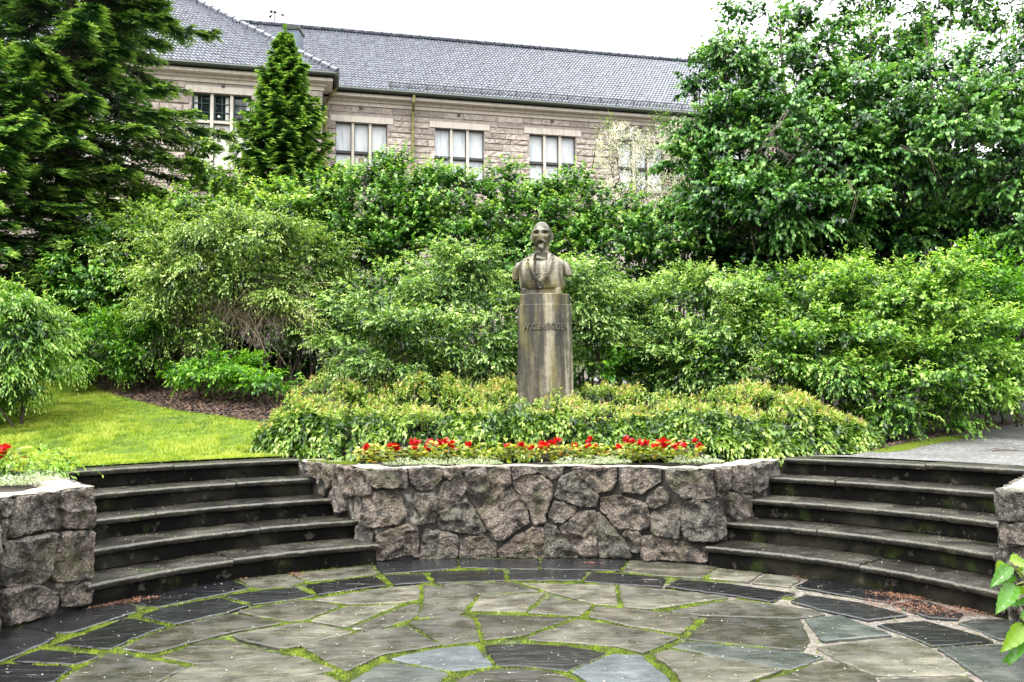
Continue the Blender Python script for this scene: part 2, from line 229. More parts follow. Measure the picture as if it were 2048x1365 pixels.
M = {}
def slate(name, c1, c2, c3, rough=.22, streak=.5, spots=.5, ripple=0.0):
    """wet split stone: each slab has its own grain direction and tone"""
    m, t, b, o = newmat(name); p = geopos(t); r = objinfo(t)
    comb = t.nodes.new('ShaderNodeCombineXYZ'); t.links.new(mth(t, 'MULTIPLY', r, 1.2), comb.inputs[2])
    loc = t.nodes.new('ShaderNodeCombineXYZ'); t.links.new(mth(t, 'MULTIPLY', r, 37.0), loc.inputs[0]); t.links.new(mth(t, 'MULTIPLY', r, 91.0), loc.inputs[1])
    v = mapping(t, p, (1.0, 3.0, 1.0), rotsock=comb.outputs[0], locsock=loc.outputs[0])
    big = noise(t, mapping(t, p, locsock=loc.outputs[0]), 2.3, 4, .55, .6); g = noise(t, v, 4.5, 9, .74, .6); fine = noise(t, p, 90, 5, .7)
    col = ramp(t, mth(t, 'MULTIPLY_ADD', g, .6, mth(t, 'MULTIPLY', big, .4)), [(.34, c1), (.50, c2), (.68, c3)])
    col = mixc(t, mth(t, 'MULTIPLY_ADD', fine, .5, -.02), col, (.03, .03, .028), 'MIX')
    tone = mth(t, 'MULTIPLY_ADD', r, .85, .55); tc3 = t.nodes.new('ShaderNodeCombineXYZ')
    for i in range(3): t.links.new(tone, tc3.inputs[i])
    col = mixc(t, 1.0, col, tc3.outputs[0], 'MULTIPLY')
    # pale quartz veins and scratches along the grain
    vs = noise(t, mapping(t, p, (1.0, 13, 1), rotsock=comb.outputs[0], locsock=loc.outputs[0]), 3.2, 8, .66, .9)
    vein = ramp(t, vs, [(.655, 0.0), (.672, 1.0), (.70, 1.0), (.72, 0.0)])
    col = mixc(t, mth(t, 'MULTIPLY', vein, streak), col, (.42, .42, .38))
    # small pale specks: petals, grit, raindrop marks
    vo = t.nodes.new('ShaderNodeTexVoronoi'); vo.inputs['Scale'].default_value = 34
    t.links.new(mapping(t, p, (1, 2.0, 1), locsock=loc.outputs[0]), vo.inputs['Vector'])
    sp = ramp(t, vo.outputs['Distance'], [(.075, 1.0), (.13, 0.0)])
    gate = ramp(t, noise(t, p, 11, 3), [(.50, 0.0), (.60, 1.0)])
    spk = mth(t, 'MULTIPLY', mth(t, 'MULTIPLY', sp, gate), spots)
    col = mixc(t, spk, col, (.55, .54, .48)); t.links.new(col, b.inputs['Base Color'])
    wet = ramp(t, noise(t, p, 5.5, 5, .6), [(.38, rough*.55), (.62, min(1, rough*2.4))])
    t.links.new(wet, b.inputs['Roughness']); b.inputs['Specular IOR Level'].default_value = .5
    led = ramp(t, noise(t, mapping(t, p, (1.0, 2.6, 1), rotsock=comb.outputs[0], locsock=loc.outputs[0]), 2.6, 3, .5, .8), [(.0, 0.0), (.46, .25), (.475, .5), (.58, .6), (.592, .85), (1, 1.0)])
    h = mth(t, 'ADD', mth(t, 'MULTIPLY', g, .5), mth(t, 'ADD', mth(t, 'MULTIPLY', fine, .10), mth(t, 'MULTIPLY', led, 1.0)))
    if ripple:
        h = mth(t, 'ADD', h, mth(t, 'MULTIPLY', noise(t, mapping(t, p, (1.0, 3.2, 1), rotsock=comb.outputs[0]), 14, 4, .6, 1.2), ripple))
    bump(t, b, h, .010, .8); return m
M['d'] = slate('dark_slate', (.002, .0025, .004), (.005, .006, .009), (.018, .020, .026), .08, .5, .35)
M['b'] = slate('brown_flag', (.013, .012, .008), (.070, .066, .045), (.21, .20, .145), .26, .8, .35)
M['n'] = slate('dark_brown_flag', (.009, .008, .005), (.044, .040, .026), (.14, .13, .088), .22, .8, .35)
M['l'] = slate('pale_blue_flag', (.03, .04, .043), (.08, .098, .105), (.20, .23, .24), .22, .4, .2, 1.4)
M['g'] = slate('green_slate', (.018, .024, .022), (.045, .055, .048), (.11, .12, .10), .2, .55, .5, .4)
def tread_mat():
    m, t, b, o = newmat('wet_step_stone'); p = geopos(t); r = objinfo(t)
    a = noise(t, p, 3.0, 6, .6, .4); f = noise(t, p, 60, 5, .7)
    col = ramp(t, mth(t, 'MULTIPLY_ADD', f, .45, mth(t, 'MULTIPLY', a, .55)), [(.40, (.004, .0036, .0028)), (.51, (.016, .0145, .0105)), (.62, (.070, .064, .048))])
    sp = ramp(t, noise(t, p, 150, 2, .5), [(.68, 0.0), (.73, 1.0)])
    col = mixc(t, mth(t, 'MULTIPLY', sp, .55), col, (.5, .47, .38))
    mo = ramp(t, noise(t, p, 5, 5, .7), [(.60, 0.0), (.72, 1.0)])
    col = mixc(t, mth(t, 'MULTIPLY', mo, .5), col, (.06, .085, .012))
    nose_hl = t.nodes.new('ShaderNodeAttribute'); nose_hl.attribute_name = 'tint'
    col = mixc(t, mth(t, 'MULTIPLY', nose_hl.outputs['Fac'], mth(t, 'MULTIPLY_ADD', f, 1.1, -.15)), col, (.26, .25, .21))  # tint lightens the slab nose: a sky highlight painted into the colour
    t.links.new(col, b.inputs['Base Color'])
    t.links.new(ramp(t, a, [(.35, .30), (.65, .6)]), b.inputs['Roughness']); b.inputs['Specular IOR Level'].default_value = .3
    g = t.nodes.new('ShaderNodeNewGeometry')
    h = mth(t, 'ADD', noise(t, mapping(t, p, (1, 1, 5)), 22, 6, .65), mth(t, 'MULTIPLY', f, .25)); bump(t, b, h, .012, .7); return m
M['tread'] = tread_mat()
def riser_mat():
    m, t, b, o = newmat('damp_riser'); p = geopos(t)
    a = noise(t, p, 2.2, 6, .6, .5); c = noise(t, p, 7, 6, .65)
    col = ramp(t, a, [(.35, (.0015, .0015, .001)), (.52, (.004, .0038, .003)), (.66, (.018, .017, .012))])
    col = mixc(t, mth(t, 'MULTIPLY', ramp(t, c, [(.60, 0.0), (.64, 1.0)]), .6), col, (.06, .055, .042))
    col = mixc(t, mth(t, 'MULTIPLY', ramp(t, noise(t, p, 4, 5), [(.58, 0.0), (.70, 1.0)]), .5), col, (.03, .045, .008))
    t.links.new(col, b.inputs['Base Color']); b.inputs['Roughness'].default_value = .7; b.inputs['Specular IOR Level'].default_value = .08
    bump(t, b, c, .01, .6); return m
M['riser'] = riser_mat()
def granite(name, stops, mossy=.35, rough=.55, bd=.02):
    m, t, b, o = newmat(name); p = geopos(t); r = objinfo(t)
    rc = ramp(t, r, [(0.0, stops[0]), (.3, stops[1]), (.65, stops[2]), (1.0, stops[3])])
    f = noise(t, p, 75, 6, .75); md = noise(t, p, 11, 6, .7, .3)
    col = mixc(t, ramp(t, f, [(.40, 0.0), (.62, 1.0)]), mixc(t, 1.0, rc, (.20, .19, .17), 'MULTIPLY'), mixc(t, 1.0, rc, (2.1, 2.05, 2.0), 'MULTIPLY'))
    col = mixc(t, ramp(t, md, [(.41, .95), (.54, 0.0)]), col, (.008, .007, .005))
    mo = ramp(t, noise(t, p, 3.2, 6, .65), [(.52, 0.0), (.66, 1.0)])
    col = mixc(t, mth(t, 'MULTIPLY', mo, mossy), col, (.075, .072, .022))
    sp = ramp(t, noise(t, p, 190, 2, .5), [(.66, 0.0), (.74, 1.0)]); col = mixc(t, mth(t, 'MULTIPLY', sp, .6), col, (.5, .46, .40))
    t.links.new(col, b.inputs['Base Color']); t.links.new(ramp(t, md, [(.3, rough*.7), (.7, rough*1.3)]), b.inputs['Roughness'])
    h = mth(t, 'ADD', mth(t, 'MULTIPLY', md, 1.0), mth(t, 'MULTIPLY', noise(t, p, 38, 6, .7), .55)); bump(t, b, h, bd, 1.0); return m
M['stone'] = granite('rough_wall_granite', [(.092, .088, .074), (.150, .124, .103), (.110, .103, .086), (.172, .138, .116)], .5, .6, .034)
def mortar_mat():
    m, t, b, o = newmat('old_mortar'); p = geopos(t)
    a = noise(t, p, 4.5, 6, .65, .3)
    col = ramp(t, a, [(.42, (.008, .007, .005)), (.54, (.028, .024, .018)), (.60, (.10, .092, .075)), (.66, (.33, .32, .27))])
    g = t.nodes.new('ShaderNodeNewGeometry'); s = t.nodes.new('ShaderNodeSeparateXYZ'); t.links.new(g.outputs['Normal'], s.inputs[0])
    t.links.new(col, b.inputs['Base Color']); b.inputs['Roughness'].default_value = .6; bump(t, b, noise(t, p, 30, 6, .7), .01, .9); return m
M['mortar'] = mortar_mat()
M['coping'] = plain('pale_coping_cement', (.36, .33, .28), .42, 22, .40, 45, .008)
def bed_mat():
    m, t, b, o = newmat('joint_bed'); p = geopos(t); s = t.nodes.new('ShaderNodeSeparateXYZ'); t.links.new(p, s.inputs[0])
    g = ramp(t, noise(t, p, 30, 5, .7), [(.40, (.010, .010, .003)), (.53, (.045, .065, .007)), (.68, (.17, .22, .022))])
    mud = ramp(t, noise(t, p, 24, 6, .75), [(.35, (.06, .05, .042)), (.5, (.16, .14, .12)), (.7, (.30, .27, .24))])
    # sand and grit replace the moss on the right side
    f = mth(t, 'ADD', mth(t, 'MULTIPLY_ADD', s.outputs[0], .55, -.62), mth(t, 'MULTIPLY', noise(t, p, 2.2, 4), .9))
    col = mixc(t, ramp(t, f, [(.52, 0.0), (.72, 1.0)]), g, mud); t.links.new(col, b.inputs['Base Color'])
    b.inputs['Roughness'].default_value = .8; bump(t, b, noise(t, p, 60, 5, .7), .012, 1.0); return m
M['bed'] = bed_mat()
M['moss'] = leaf_mat('moss_tuft', [(0.0, (.025, .035, .005)), (.5, (.13, .19, .014)), (1.0, (.36, .45, .06))], .6, .3)
M['grass'] = leaf_mat('lawn_blade', [(0.0, (.03, .065, .003)), (.45, (.155, .245, .010)), (.8, (.32, .40, .022)), (1.0, (.52, .54, .15))], .45, .3)
def lawn_mat():
    m, t, b, o = newmat('lawn_turf'); p = geopos(t)
    col = ramp(t, mth(t, 'MULTIPLY_ADD', noise(t, p, 60, 6, .75), .55, mth(t, 'MULTIPLY', noise(t, p, 3.0, 5), .45)), [(.38, (.035, .075, .004)), (.52, (.13, .22, .012)), (.66, (.26, .36, .03))])
    t.links.new(col, b.inputs['Base Color']); b.inputs['Roughness'].default_value = .8; bump(t, b, noise(t, p, 45, 5, .7), .03, 1.0); return m
M['lawn'] = lawn_mat()
M['soil'] = plain('dark_soil', (.028, .020, .014), .85, 14, .5, 22, .03)
M['mulch_base'] = plain('mulch_soil', (.030, .018, .012), .7, 25, .6, 30, .03)
M['chip'] = leaf_mat('bark_chip', [(0.0, (.018, .009, .006)), (.6, (.065, .032, .020)), (1.0, (.26, .15, .10))], .42, 0.0)
def asphalt_mat():
    m, t, b, o = newmat('wet_asphalt'); p = geopos(t)
    col = ramp(t, noise(t, p, 34, 6, .85), [(.38, (.035, .035, .037)), (.5, (.14, .14, .142)), (.62, (.40, .40, .39))])
    col = mixc(t, ramp(t, noise(t, p, 1.6, 5, .6), [(.48, 0.0), (.68, .7)]), col, (.085, .075, .06)); t.links.new(col, b.inputs['Base Color'])
    t.links.new(ramp(t, noise(t, p, 2.2, 5), [(.4, .40), (.6, .65)]), b.inputs['Roughness']); bump(t, b, noise(t, p, 60, 5, .8), .012, 1.0); return m
M['asphalt'] = asphalt_mat()
M['bark'] = plain('bark', (.060, .045, .032), .8, 9, .5, 20, .02)
M['deadtwig'] = plain('dead_twig', (.26, .21, .14), .7, 12, .5)
M['greenstem'] = plain('green_stem', (.16, .17, .05), .6, 12, .4)
# ---------------------------------------------------------------- ground, lawn, path
def terrain():
    Rs = [0, 1.5, 3.0, 3.45] + [4.2, 4.72, 4.85, 4.95, 5.05] + list(np.geomspace(5.3, 40, 34)) + [60, 100, 180, 300]
    nth = 144; V = []; F = []
    for R in Rs:
        for k in range(nth):
            a = 2*math.pi*k/nth; x = CX+R*math.sin(a); y = CY+R*math.cos(a)
            hb = float(smooth(4.72, 5.02, R)); top = float(gz(x, y))-.012 if R < 45 else float(gz(x*45/R, y*45/R))-.012
            adeg = abs(math.degrees(math.atan2(math.sin(a), math.cos(a))))
            front = 1-float(smooth(105, 130, adeg)); z = -.10+(top+.10)*hb*front
            if adeg > 118: z = -.10
            V.append((x, y, z))
    for i in range(len(Rs)-1):
        for k in range(nth):
            k2 = (k+1) % nth; F.append((i*nth+k, (i+1)*nth+k, (i+1)*nth+k2, i*nth+k2))
    tag(mesh('ground', V, F, M['soil'], smooth_=True), kind='structure')
terrain()
def sheet(name, A, B, mat, off, n=14, kind='structure', amp=0.0):
    """surface between two polylines, draped on the ground"""
    def res(P, m):
        P = np.array(P, float); L = np.concatenate([[0], np.cumsum(np.hypot(*(np.diff(P, axis=0).T)))]); s = np.linspace(0, L[-1], m)
        return np.stack([np.interp(s, L, P[:, 0]), np.interp(s, L, P[:, 1])], 1)
    m = 60; A = res(A, m); B = res(B, m); V = []; F = []
    for j in range(n+1):
        for i in range(m):
            q = A[i]*(1-j/n)+B[i]*(j/n); V.append((q[0], q[1], float(gz(*q))+off+amp*math.sin(q[0]*9)*math.sin(q[1]*7)))
    for j in range(n):
        for i in range(m-1): F.append((j*m+i, j*m+i+1, (j+1)*m+i+1, (j+1)*m+i))
    return tag(mesh(name, V, F, mat, smooth_=True), kind=kind), A, B
LAND = 5.10
mulch_front = [at_ground(*q)[:2] for q in [(60, 742), (120, 752), (175, 768), (215, 790), (280, 806), (345, 822), (430, 833), (530, 848), (610, 868), (640, 890)]]
lawn_front = [pol(LAND, a)[:2] for a in (-78, -70, -62, -54, -46, -38, -30, -24.5)]
left_ext = [(-12, 8.0), (-8.5, 13.5)]
lawn_o, LA, LB = sheet('lawn', [(-11, 5.5)]+lawn_front, [(-12.5, 15.0)]+mulch_front, M['lawn'], .012, 18)
mulch_back = [(-12.0, 19), (-8, 19), (-4, 17), (0, 14), (0.5, 11.5), (-1.0, 10)]
sheet('mulch_bed', [(-12.5, 15.0)]+mulch_front, mulch_back, M['mulch_base'], .006, 12, amp=.006)
path_front = [pol(LAND, a)[:2] for a in (34, 40, 48, 56, 64, 72, 80)]+[(9, 4.5)]
path_back = [at_ground(*q)[:2] for q in [(1700, 912), (1745, 903), (1800, 890), (1880, 876), (1960, 862), (2047, 846)]]+[(12.5, 15.0), (16, 16)]
sheet('asphalt_path', path_front, path_back, M['asphalt'], .006, 14)

# ---------------------------------------------------------------- paving of the court
def in_poly(P, poly):
    x, y = P[:, 0], P[:, 1]; c = np.zeros(len(P), bool); n = len(poly)
    for i in range(n):
        x1, y1 = poly[i]; x2, y2 = poly[(i+1) % n]
        k = ((y1 > y) != (y2 > y)) & (x < (x2-x1)*(y-y1)/(y2-y1+1e-12)+x1); c ^= k
    return c
def rough_outline(poly, step=.05, jit=.006, rc=.03):
    """sharp digitised corners rounded off, edges broken up like split stone"""
    P = np.array(poly, float); n = len(P); out_ = []
    for i in range(n):
        a, b, c = P[i-1], P[i], P[(i+1) % n]; l1 = np.linalg.norm(a-b); l2 = np.linalg.norm(c-b)
        r1 = min(rc, l1*.35); r2 = min(rc, l2*.35)
        p1 = b+(a-b)/max(l1, 1e-6)*r1; p2 = b+(c-b)/max(l2, 1e-6)*r2
        out_ += [p1, (p1+p2)*.25+b*.5, p2]
    Q = []; m = len(out_)
    for i in range(m):
        a, b = out_[i], out_[(i+1) % m]; l = np.linalg.norm(b-a); k = max(1, int(l/step)); d = (b-a)/max(l, 1e-6); nn = np.array([-d[1], d[0]])
        for j in range(k):
            Q.append(a+(b-a)*j/k+nn*rng.normal(0, jit))
    return np.array(Q)
def inset(Q, w):
    n = len(Q); R = []
    for i in range(n):
        d = unit(Q[(i+1) % n]-Q[i-1]); R.append(Q[i]+w*np.array([-d[1], d[0]]))
    return np.array(R)
def area2(Q): return .5*sum(Q[i-1][0]*Q[i][1]-Q[i][0]*Q[i-1][1] for i in range(len(Q)))
court = tag(bpy.data.objects.new('paving', None), kind='structure'); COL.objects.link(court)
bedV = [(CX, CY, -.016)]; bedF = []
nb = 96; rr = list(np.linspace(.15, 3.5, 24))
for R in rr:
    for k in range(nb):
        x, y, _ = pol(R, k*360/nb); bedV.append((x, y, -.016))
bedV_a = np.array(bedV); bedV_a[:, 2] += .006*fbm(bedV_a*7, 3, 5)
bedF += [(0, 1+(k+1) % nb, 1+k) for k in range(nb)]
for i in range(len(rr)-1):
    for k in range(nb): bedF.append((1+i*nb+k, 1+i*nb+(k+1) % nb, 1+(i+1)*nb+(k+1) % nb, 1+(i+1)*nb+k))
b_ = mesh('joint_bed', bedV_a, bedF, M['bed'], court, True); tag(b_, kind='structure')
slabs = [(k, np.array(P)) for k, P in DATA['slabs']]
# the near half, mostly below the frame, repeats the layout turned by half a circle
far = list(slabs)
for k, P in far:
    Q = np.array([2*CX, 2*CY])-P
    if Q[:, 1].max() < 4.12: slabs.append((k, Q))
cc = [pol(.335, a)[:2] for a in range(0, 360, 20)]; slabs.append(('n', np.array(cc)))
SLABP = []
for k, P in slabs:
    if area2(P) < 0: P = P[::-1]
    P = P[(np.hypot(*(P-np.roll(P, 1, 0)).T) > 1e-3)]
    Q = inset(rough_outline(P, .045, .0045, .020), -.001); SLABP.append(Q)
    n = len(Q); c = Q.mean(0); tl = rng.normal(0, .0035, 2); dz = rng.normal(0, .002)
    top = inset(Q, .010); lo = Q
    def zz(q, o=0): return float(dz+tl[0]*(q[0]-c[0])+tl[1]*(q[1]-c[1])+o)
    V = [(q[0], q[1], zz(q)) for q in top]+[(q[0], q[1], zz(q, -.006)) for q in lo]+[(q[0], q[1], -.05) for q in lo]
    F = [tuple(range(n))]+[(n+i, n+(i+1) % n, (i+1) % n, i) for i in range(n)]+[(2*n+i, 2*n+(i+1) % n, n+(i+1) % n, n+i) for i in range(n)]
    mesh('flagstone', V, F, M[k], court)

# moss, grit and litter in the joints
def tufts(P, h, w, lean=.5, tint=None):
    """one small upright blade (a thin triangle) at every point"""
    n = len(P); a = rng.uniform(0, 2*np.pi, n); d = np.stack([np.cos(a), np.sin(a), np.zeros(n)], 1)
    b = rng.uniform(0, 2*np.pi, n); e = np.stack([np.cos(b), np.sin(b), np.zeros(n)], 1)*(lean*rng.uniform(0, 1, n)*h)[:, None]
    T = P+e; T[:, 2] += h
    V = np.stack([P-d*w[:, None]/2, P+d*w[:, None]/2, T], 1).reshape(-1, 3)
    F = np.arange(3*n).reshape(-1, 3); ti = np.repeat(rng.uniform(0, .6, n) if tint is None else tint, 3); ti[2::3] += .4
    return V, F, np.clip(ti, 0, 1)
n0 = 420000; R = 3.36*np.sqrt(rng.uniform(0, 1, n0)); A_ = rng.uniform(-1.62, 1.62, n0)
P = np.stack([CX+R*np.sin(A_), CY+R*np.cos(A_)], 1)
ins = np.zeros(n0, bool)
for Q in SLABP:
    bb = (P[:, 0] > Q[:, 0].min()) & (P[:, 0] < Q[:, 0].max()) & (P[:, 1] > Q[:, 1].min()) & (P[:, 1] < Q[:, 1].max())
    idx = np.where(bb & ~ins)[0]
    if len(idx): ins[idx] |= in_poly(P[idx], inset(Q, .004))
J = P[~ins]; Rj = np.hypot(J[:, 0]-CX, J[:, 1]-CY)
mud = .55*J[:, 0]-.62+.9*(.5+.5*fbm(np.c_[J*2.2, J[:, 0]*0], 3, 3))
keep = (rng.uniform(0, 1, len(J)) < np.where(mud > .62, .06, .95)) & ((Rj < 3.02) | (rng.uniform(0, 1, len(J)) < .10)) & (fbm(np.c_[J*5, J[:, 0]*0], 3, 8) > -.55)
J = J[keep]; J3 = np.c_[J, np.full(len(J), -.012)]
pat = .5+.5*fbm(np.c_[J*14, J[:, 0]*0], 3, 9)
V, F, T = tufts(J3, rng.uniform(.004, .012, len(J))*(.6+pat), rng.uniform(.004, .008, len(J)), .6, np.clip(pat*.6*rng.uniform(.6, 1.3, len(J)), 0, .65))
tag(bigmesh('moss', V, F, M['moss'], None, T), 'bright yellow green moss growing in the joints of the round paving', 'moss', kind='stuff')
def litter(name, C, size, mat, label, cat, flat=.25, aspect=.35, tint=(0, 1)):
    n = len(C); a = rng.uniform(0, 2*np.pi, n); L = rng.uniform(.6, 1.3, n)*size
    d = np.stack([np.cos(a), np.sin(a), rng.normal(0, flat, n)], 1); s = np.stack([-np.sin(a), np.cos(a), rng.normal(0, flat, n)], 1)
    up = np.array([0, 0, 1.0]); A1 = C-d*L[:, None]/2; B1 = C+d*L[:, None]/2; W = (L*aspect/2)[:, None]
    Cc = C+up*(L*.12)[:, None]
    V = np.stack([A1, Cc-s*W, B1, Cc+s*W], 1).reshape(-1, 3); F = (np.arange(n)[:, None]*4+np.array([0, 1, 2, 3])).astype(int)
    return tag(bigmesh(name, V, F, mat, None, np.repeat(rng.uniform(*tint, n), 4)), label, cat, kind='stuff')
M['needle'] = leaf_mat('dry_needles', [(0, (.03, .012, .008)), (.5, (.13, .048, .024)), (1, (.30, .15, .075))], .6, 0)
M['petal'] = leaf_mat('fallen_petal', [(0, (.42, .40, .30)), (1, (.75, .72, .60))], .6, .1)
def spread(cx, cy, sx, sy, n, z=.004, ang=0.0):
    u = rng.normal(0, 1, n)*sx; v = rng.normal(0, 1, n)*sy; c, s = math.cos(ang), math.sin(ang)
    return np.c_[cx+u*c-v*s, cy+u*s+v*c, np.full(n, z)+rng.uniform(0, .006, n)]
L_ = []
for px, py, sx, sy, n in [(1835, 1195, .14, .05, 900), (1885, 1200, .16, .05, 700), (1800, 1208, .12, .04, 300), (1850, 1222, .16, .06, 500), (2000, 1228, .15, .05, 420), (1600, 1153, .03, .06, 120), (1960, 1222, .12, .04, 250),
                          (250, 1204, .12, .035, 380), (200, 1213, .06, .03, 160), (480, 1158, .03, .04, 60), (590, 1150, .02, .05, 90), (1185, 1128, .04, .02, 60)]:
    q = at(px, py, z=0.0); L_.append(spread(q[0], q[1], sx, sy, n, .004, -.35 if px > 1000 else .5))
C = np.concatenate(L_); C = C[np.hypot(C[:, 0]-CX, C[:, 1]-CY) < 3.30]
litter('needle_litter', C, .028, M['needle'], 'rust coloured dry needles gathered in front of the lowest steps', 'leaf litter', .3, .16)
n = 600; R = 3.25*np.sqrt(rng.uniform(0, 1, n)); A_ = rng.uniform(-1.5, 1.5, n)
C = [np.c_[CX+R*np.sin(A_), CY+R*np.cos(A_), np.full(n, .007)]]
for k in range(1, 6):
    for a0, a1 in ((-58, -21), (31, 68)):
        m = 60; a = np.radians(rng.uniform(a0, a1, m)); R = 3.2923+.3716*(k-1)+rng.uniform(.03, .36, m)**1.0
        C.append(np.c_[CX+R*np.sin(a), CY+R*np.cos(a), np.full(m, .16*k+.005)])
litter('fallen_petals', np.concatenate(C), .011, M['petal'], 'tiny pale petals scattered over the paving and the steps', 'petals', .1, .6)

# ---------------------------------------------------------------- stairs
def end_deg(R, side):
    """angle at which a step of radius R runs into the side walls"""
    if side == 'LO': p0, d = (-2.97, 6.03), (-.65, .76)
    elif side == 'LI': p0, d = (-1.17, 7.30), (-.62, .70)
    elif side == 'RI': p0, d = (1.60, 7.10), (.70, .70)
    else: p0, d = (3.05, 5.42), (.62, .78)
    best = None
    for s in np.linspace(-.4, 3.2, 721):
        x, y = p0[0]+d[0]*s, p0[1]+d[1]*s; e = abs(math.hypot(x-CX, y-CY)-R)
        if best is None or e < best[0]: best = (e, math.degrees(math.atan2(x-CX, y-CY)))
    return best[1]
def nose_deg(px, k):
    q = at(px, {1: 1120, 2: 1060, 3: 1010, 4: 965, 5: 925}[k], z=.16*k)
    R = 3.2923+.3716*(k-1); d = ray(px, 1000); 
    best = None
    for t in np.linspace(4, 12, 1600):
        x, y = d[0]/d[1]*t, t; e = abs(math.hypot(x-CX, y-CY)-R)
        if y > CY and (best is None or e < best[0]): best = (e, math.degrees(math.atan2(x-CX, y-CY)))
    return best[1]
def stairs(name, label, oa, ob, joints):
    root = thing(name, label, 'stairs', (0, 0, 0))
    for k in range(1, 6):
        R0 = 3.2923+.3716*(k-1); z = .16*k; depth = .455 if k < 5 else .33
        a0 = end_deg(R0, oa); a1 = end_deg(R0, ob)
        cuts = sorted([a0-.0, a1]+[nose_deg(px, k) for px in joints[k-1]])
        for c0, c1 in zip(cuts[:-1], cuts[1:]):
            g = .08 if (c1-c0) > 2 else 0
            xa, xb = (.15 if oa == 'RI' and k == 1 else 1.0), (.15 if ob == 'LI' and k == 1 else 1.0)
            a_s = c0+(g if c0 != cuts[0] else -xa); a_e = c1-(g if c1 != cuts[-1] else -xb)
            n = max(6, int((a_e-a_s)*1.6)); dz = rng.normal(0, .0025); V = []; F = []
            prof = [(depth, -.002), (.16, 0.0), (.026, 0.0), (.010, -.004), (.0, -.014), (.005, -.030), (.014, -.048), (depth, -.050)]
            ph = rng.uniform(0, 50)
            for i in range(n+1):
                a = a_s+(a_e-a_s)*i/n
                nn = vnoise(np.array([[a*.9+ph, k*3.1, 0], [a*3.3+ph, k*7.7, 5.], [a*1.7, k, 9.]]))
                for j, (dr, dzz) in enumerate(prof):
                    w = 1.0 if 2 <= j <= 6 else 0.0
                    r = R0+dr+w*(nn[0]*.010+nn[1]*.006*(1 if j in (3, 4, 5) else .3)); zz = z+dzz+dz+(nn[2]*.003 if j in (3, 4, 5) else 0)
                    x, y, _ = pol(r, a); V.append((x, y, zz))
            m = len(prof)
            for i in range(n):
                for j in range(m-1): F.append((i*m+j, i*m+j+1, (i+1)*m+j+1, (i+1)*m+j))
                F.append((i*m+m-1, i*m, (i+1)*m, (i+1)*m+m-1))
            F += [tuple(range(m)), tuple(range(n*m, n*m+m))[::-1]]
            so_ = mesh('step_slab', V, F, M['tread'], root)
            ea = so_.data.attributes.new('tint', 'FLOAT', 'POINT'); ea.data.foreach_set('value', np.tile(np.array([0, 0, 0, .85, .55, .05, 0, 0], dtype=np.float32), n+1))  # strength of the painted highlight along the nose edge
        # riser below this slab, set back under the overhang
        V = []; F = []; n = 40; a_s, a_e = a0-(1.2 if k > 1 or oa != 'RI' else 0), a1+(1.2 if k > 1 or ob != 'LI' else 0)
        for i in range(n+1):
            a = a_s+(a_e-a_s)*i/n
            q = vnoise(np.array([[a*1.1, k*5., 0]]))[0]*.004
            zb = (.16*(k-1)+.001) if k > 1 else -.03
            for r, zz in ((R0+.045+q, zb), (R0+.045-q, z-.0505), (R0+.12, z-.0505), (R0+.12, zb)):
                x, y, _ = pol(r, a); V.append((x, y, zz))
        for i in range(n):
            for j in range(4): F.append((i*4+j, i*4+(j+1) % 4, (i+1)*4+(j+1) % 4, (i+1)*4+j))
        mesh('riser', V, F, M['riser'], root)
    return root
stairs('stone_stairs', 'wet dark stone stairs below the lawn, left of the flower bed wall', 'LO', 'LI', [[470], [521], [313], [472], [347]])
stairs('stone_stairs', 'wet dark stone stairs below the asphalt path, right of the flower bed wall', 'RI', 'RO', [[1714], [1631], [], [1671], [1853]])

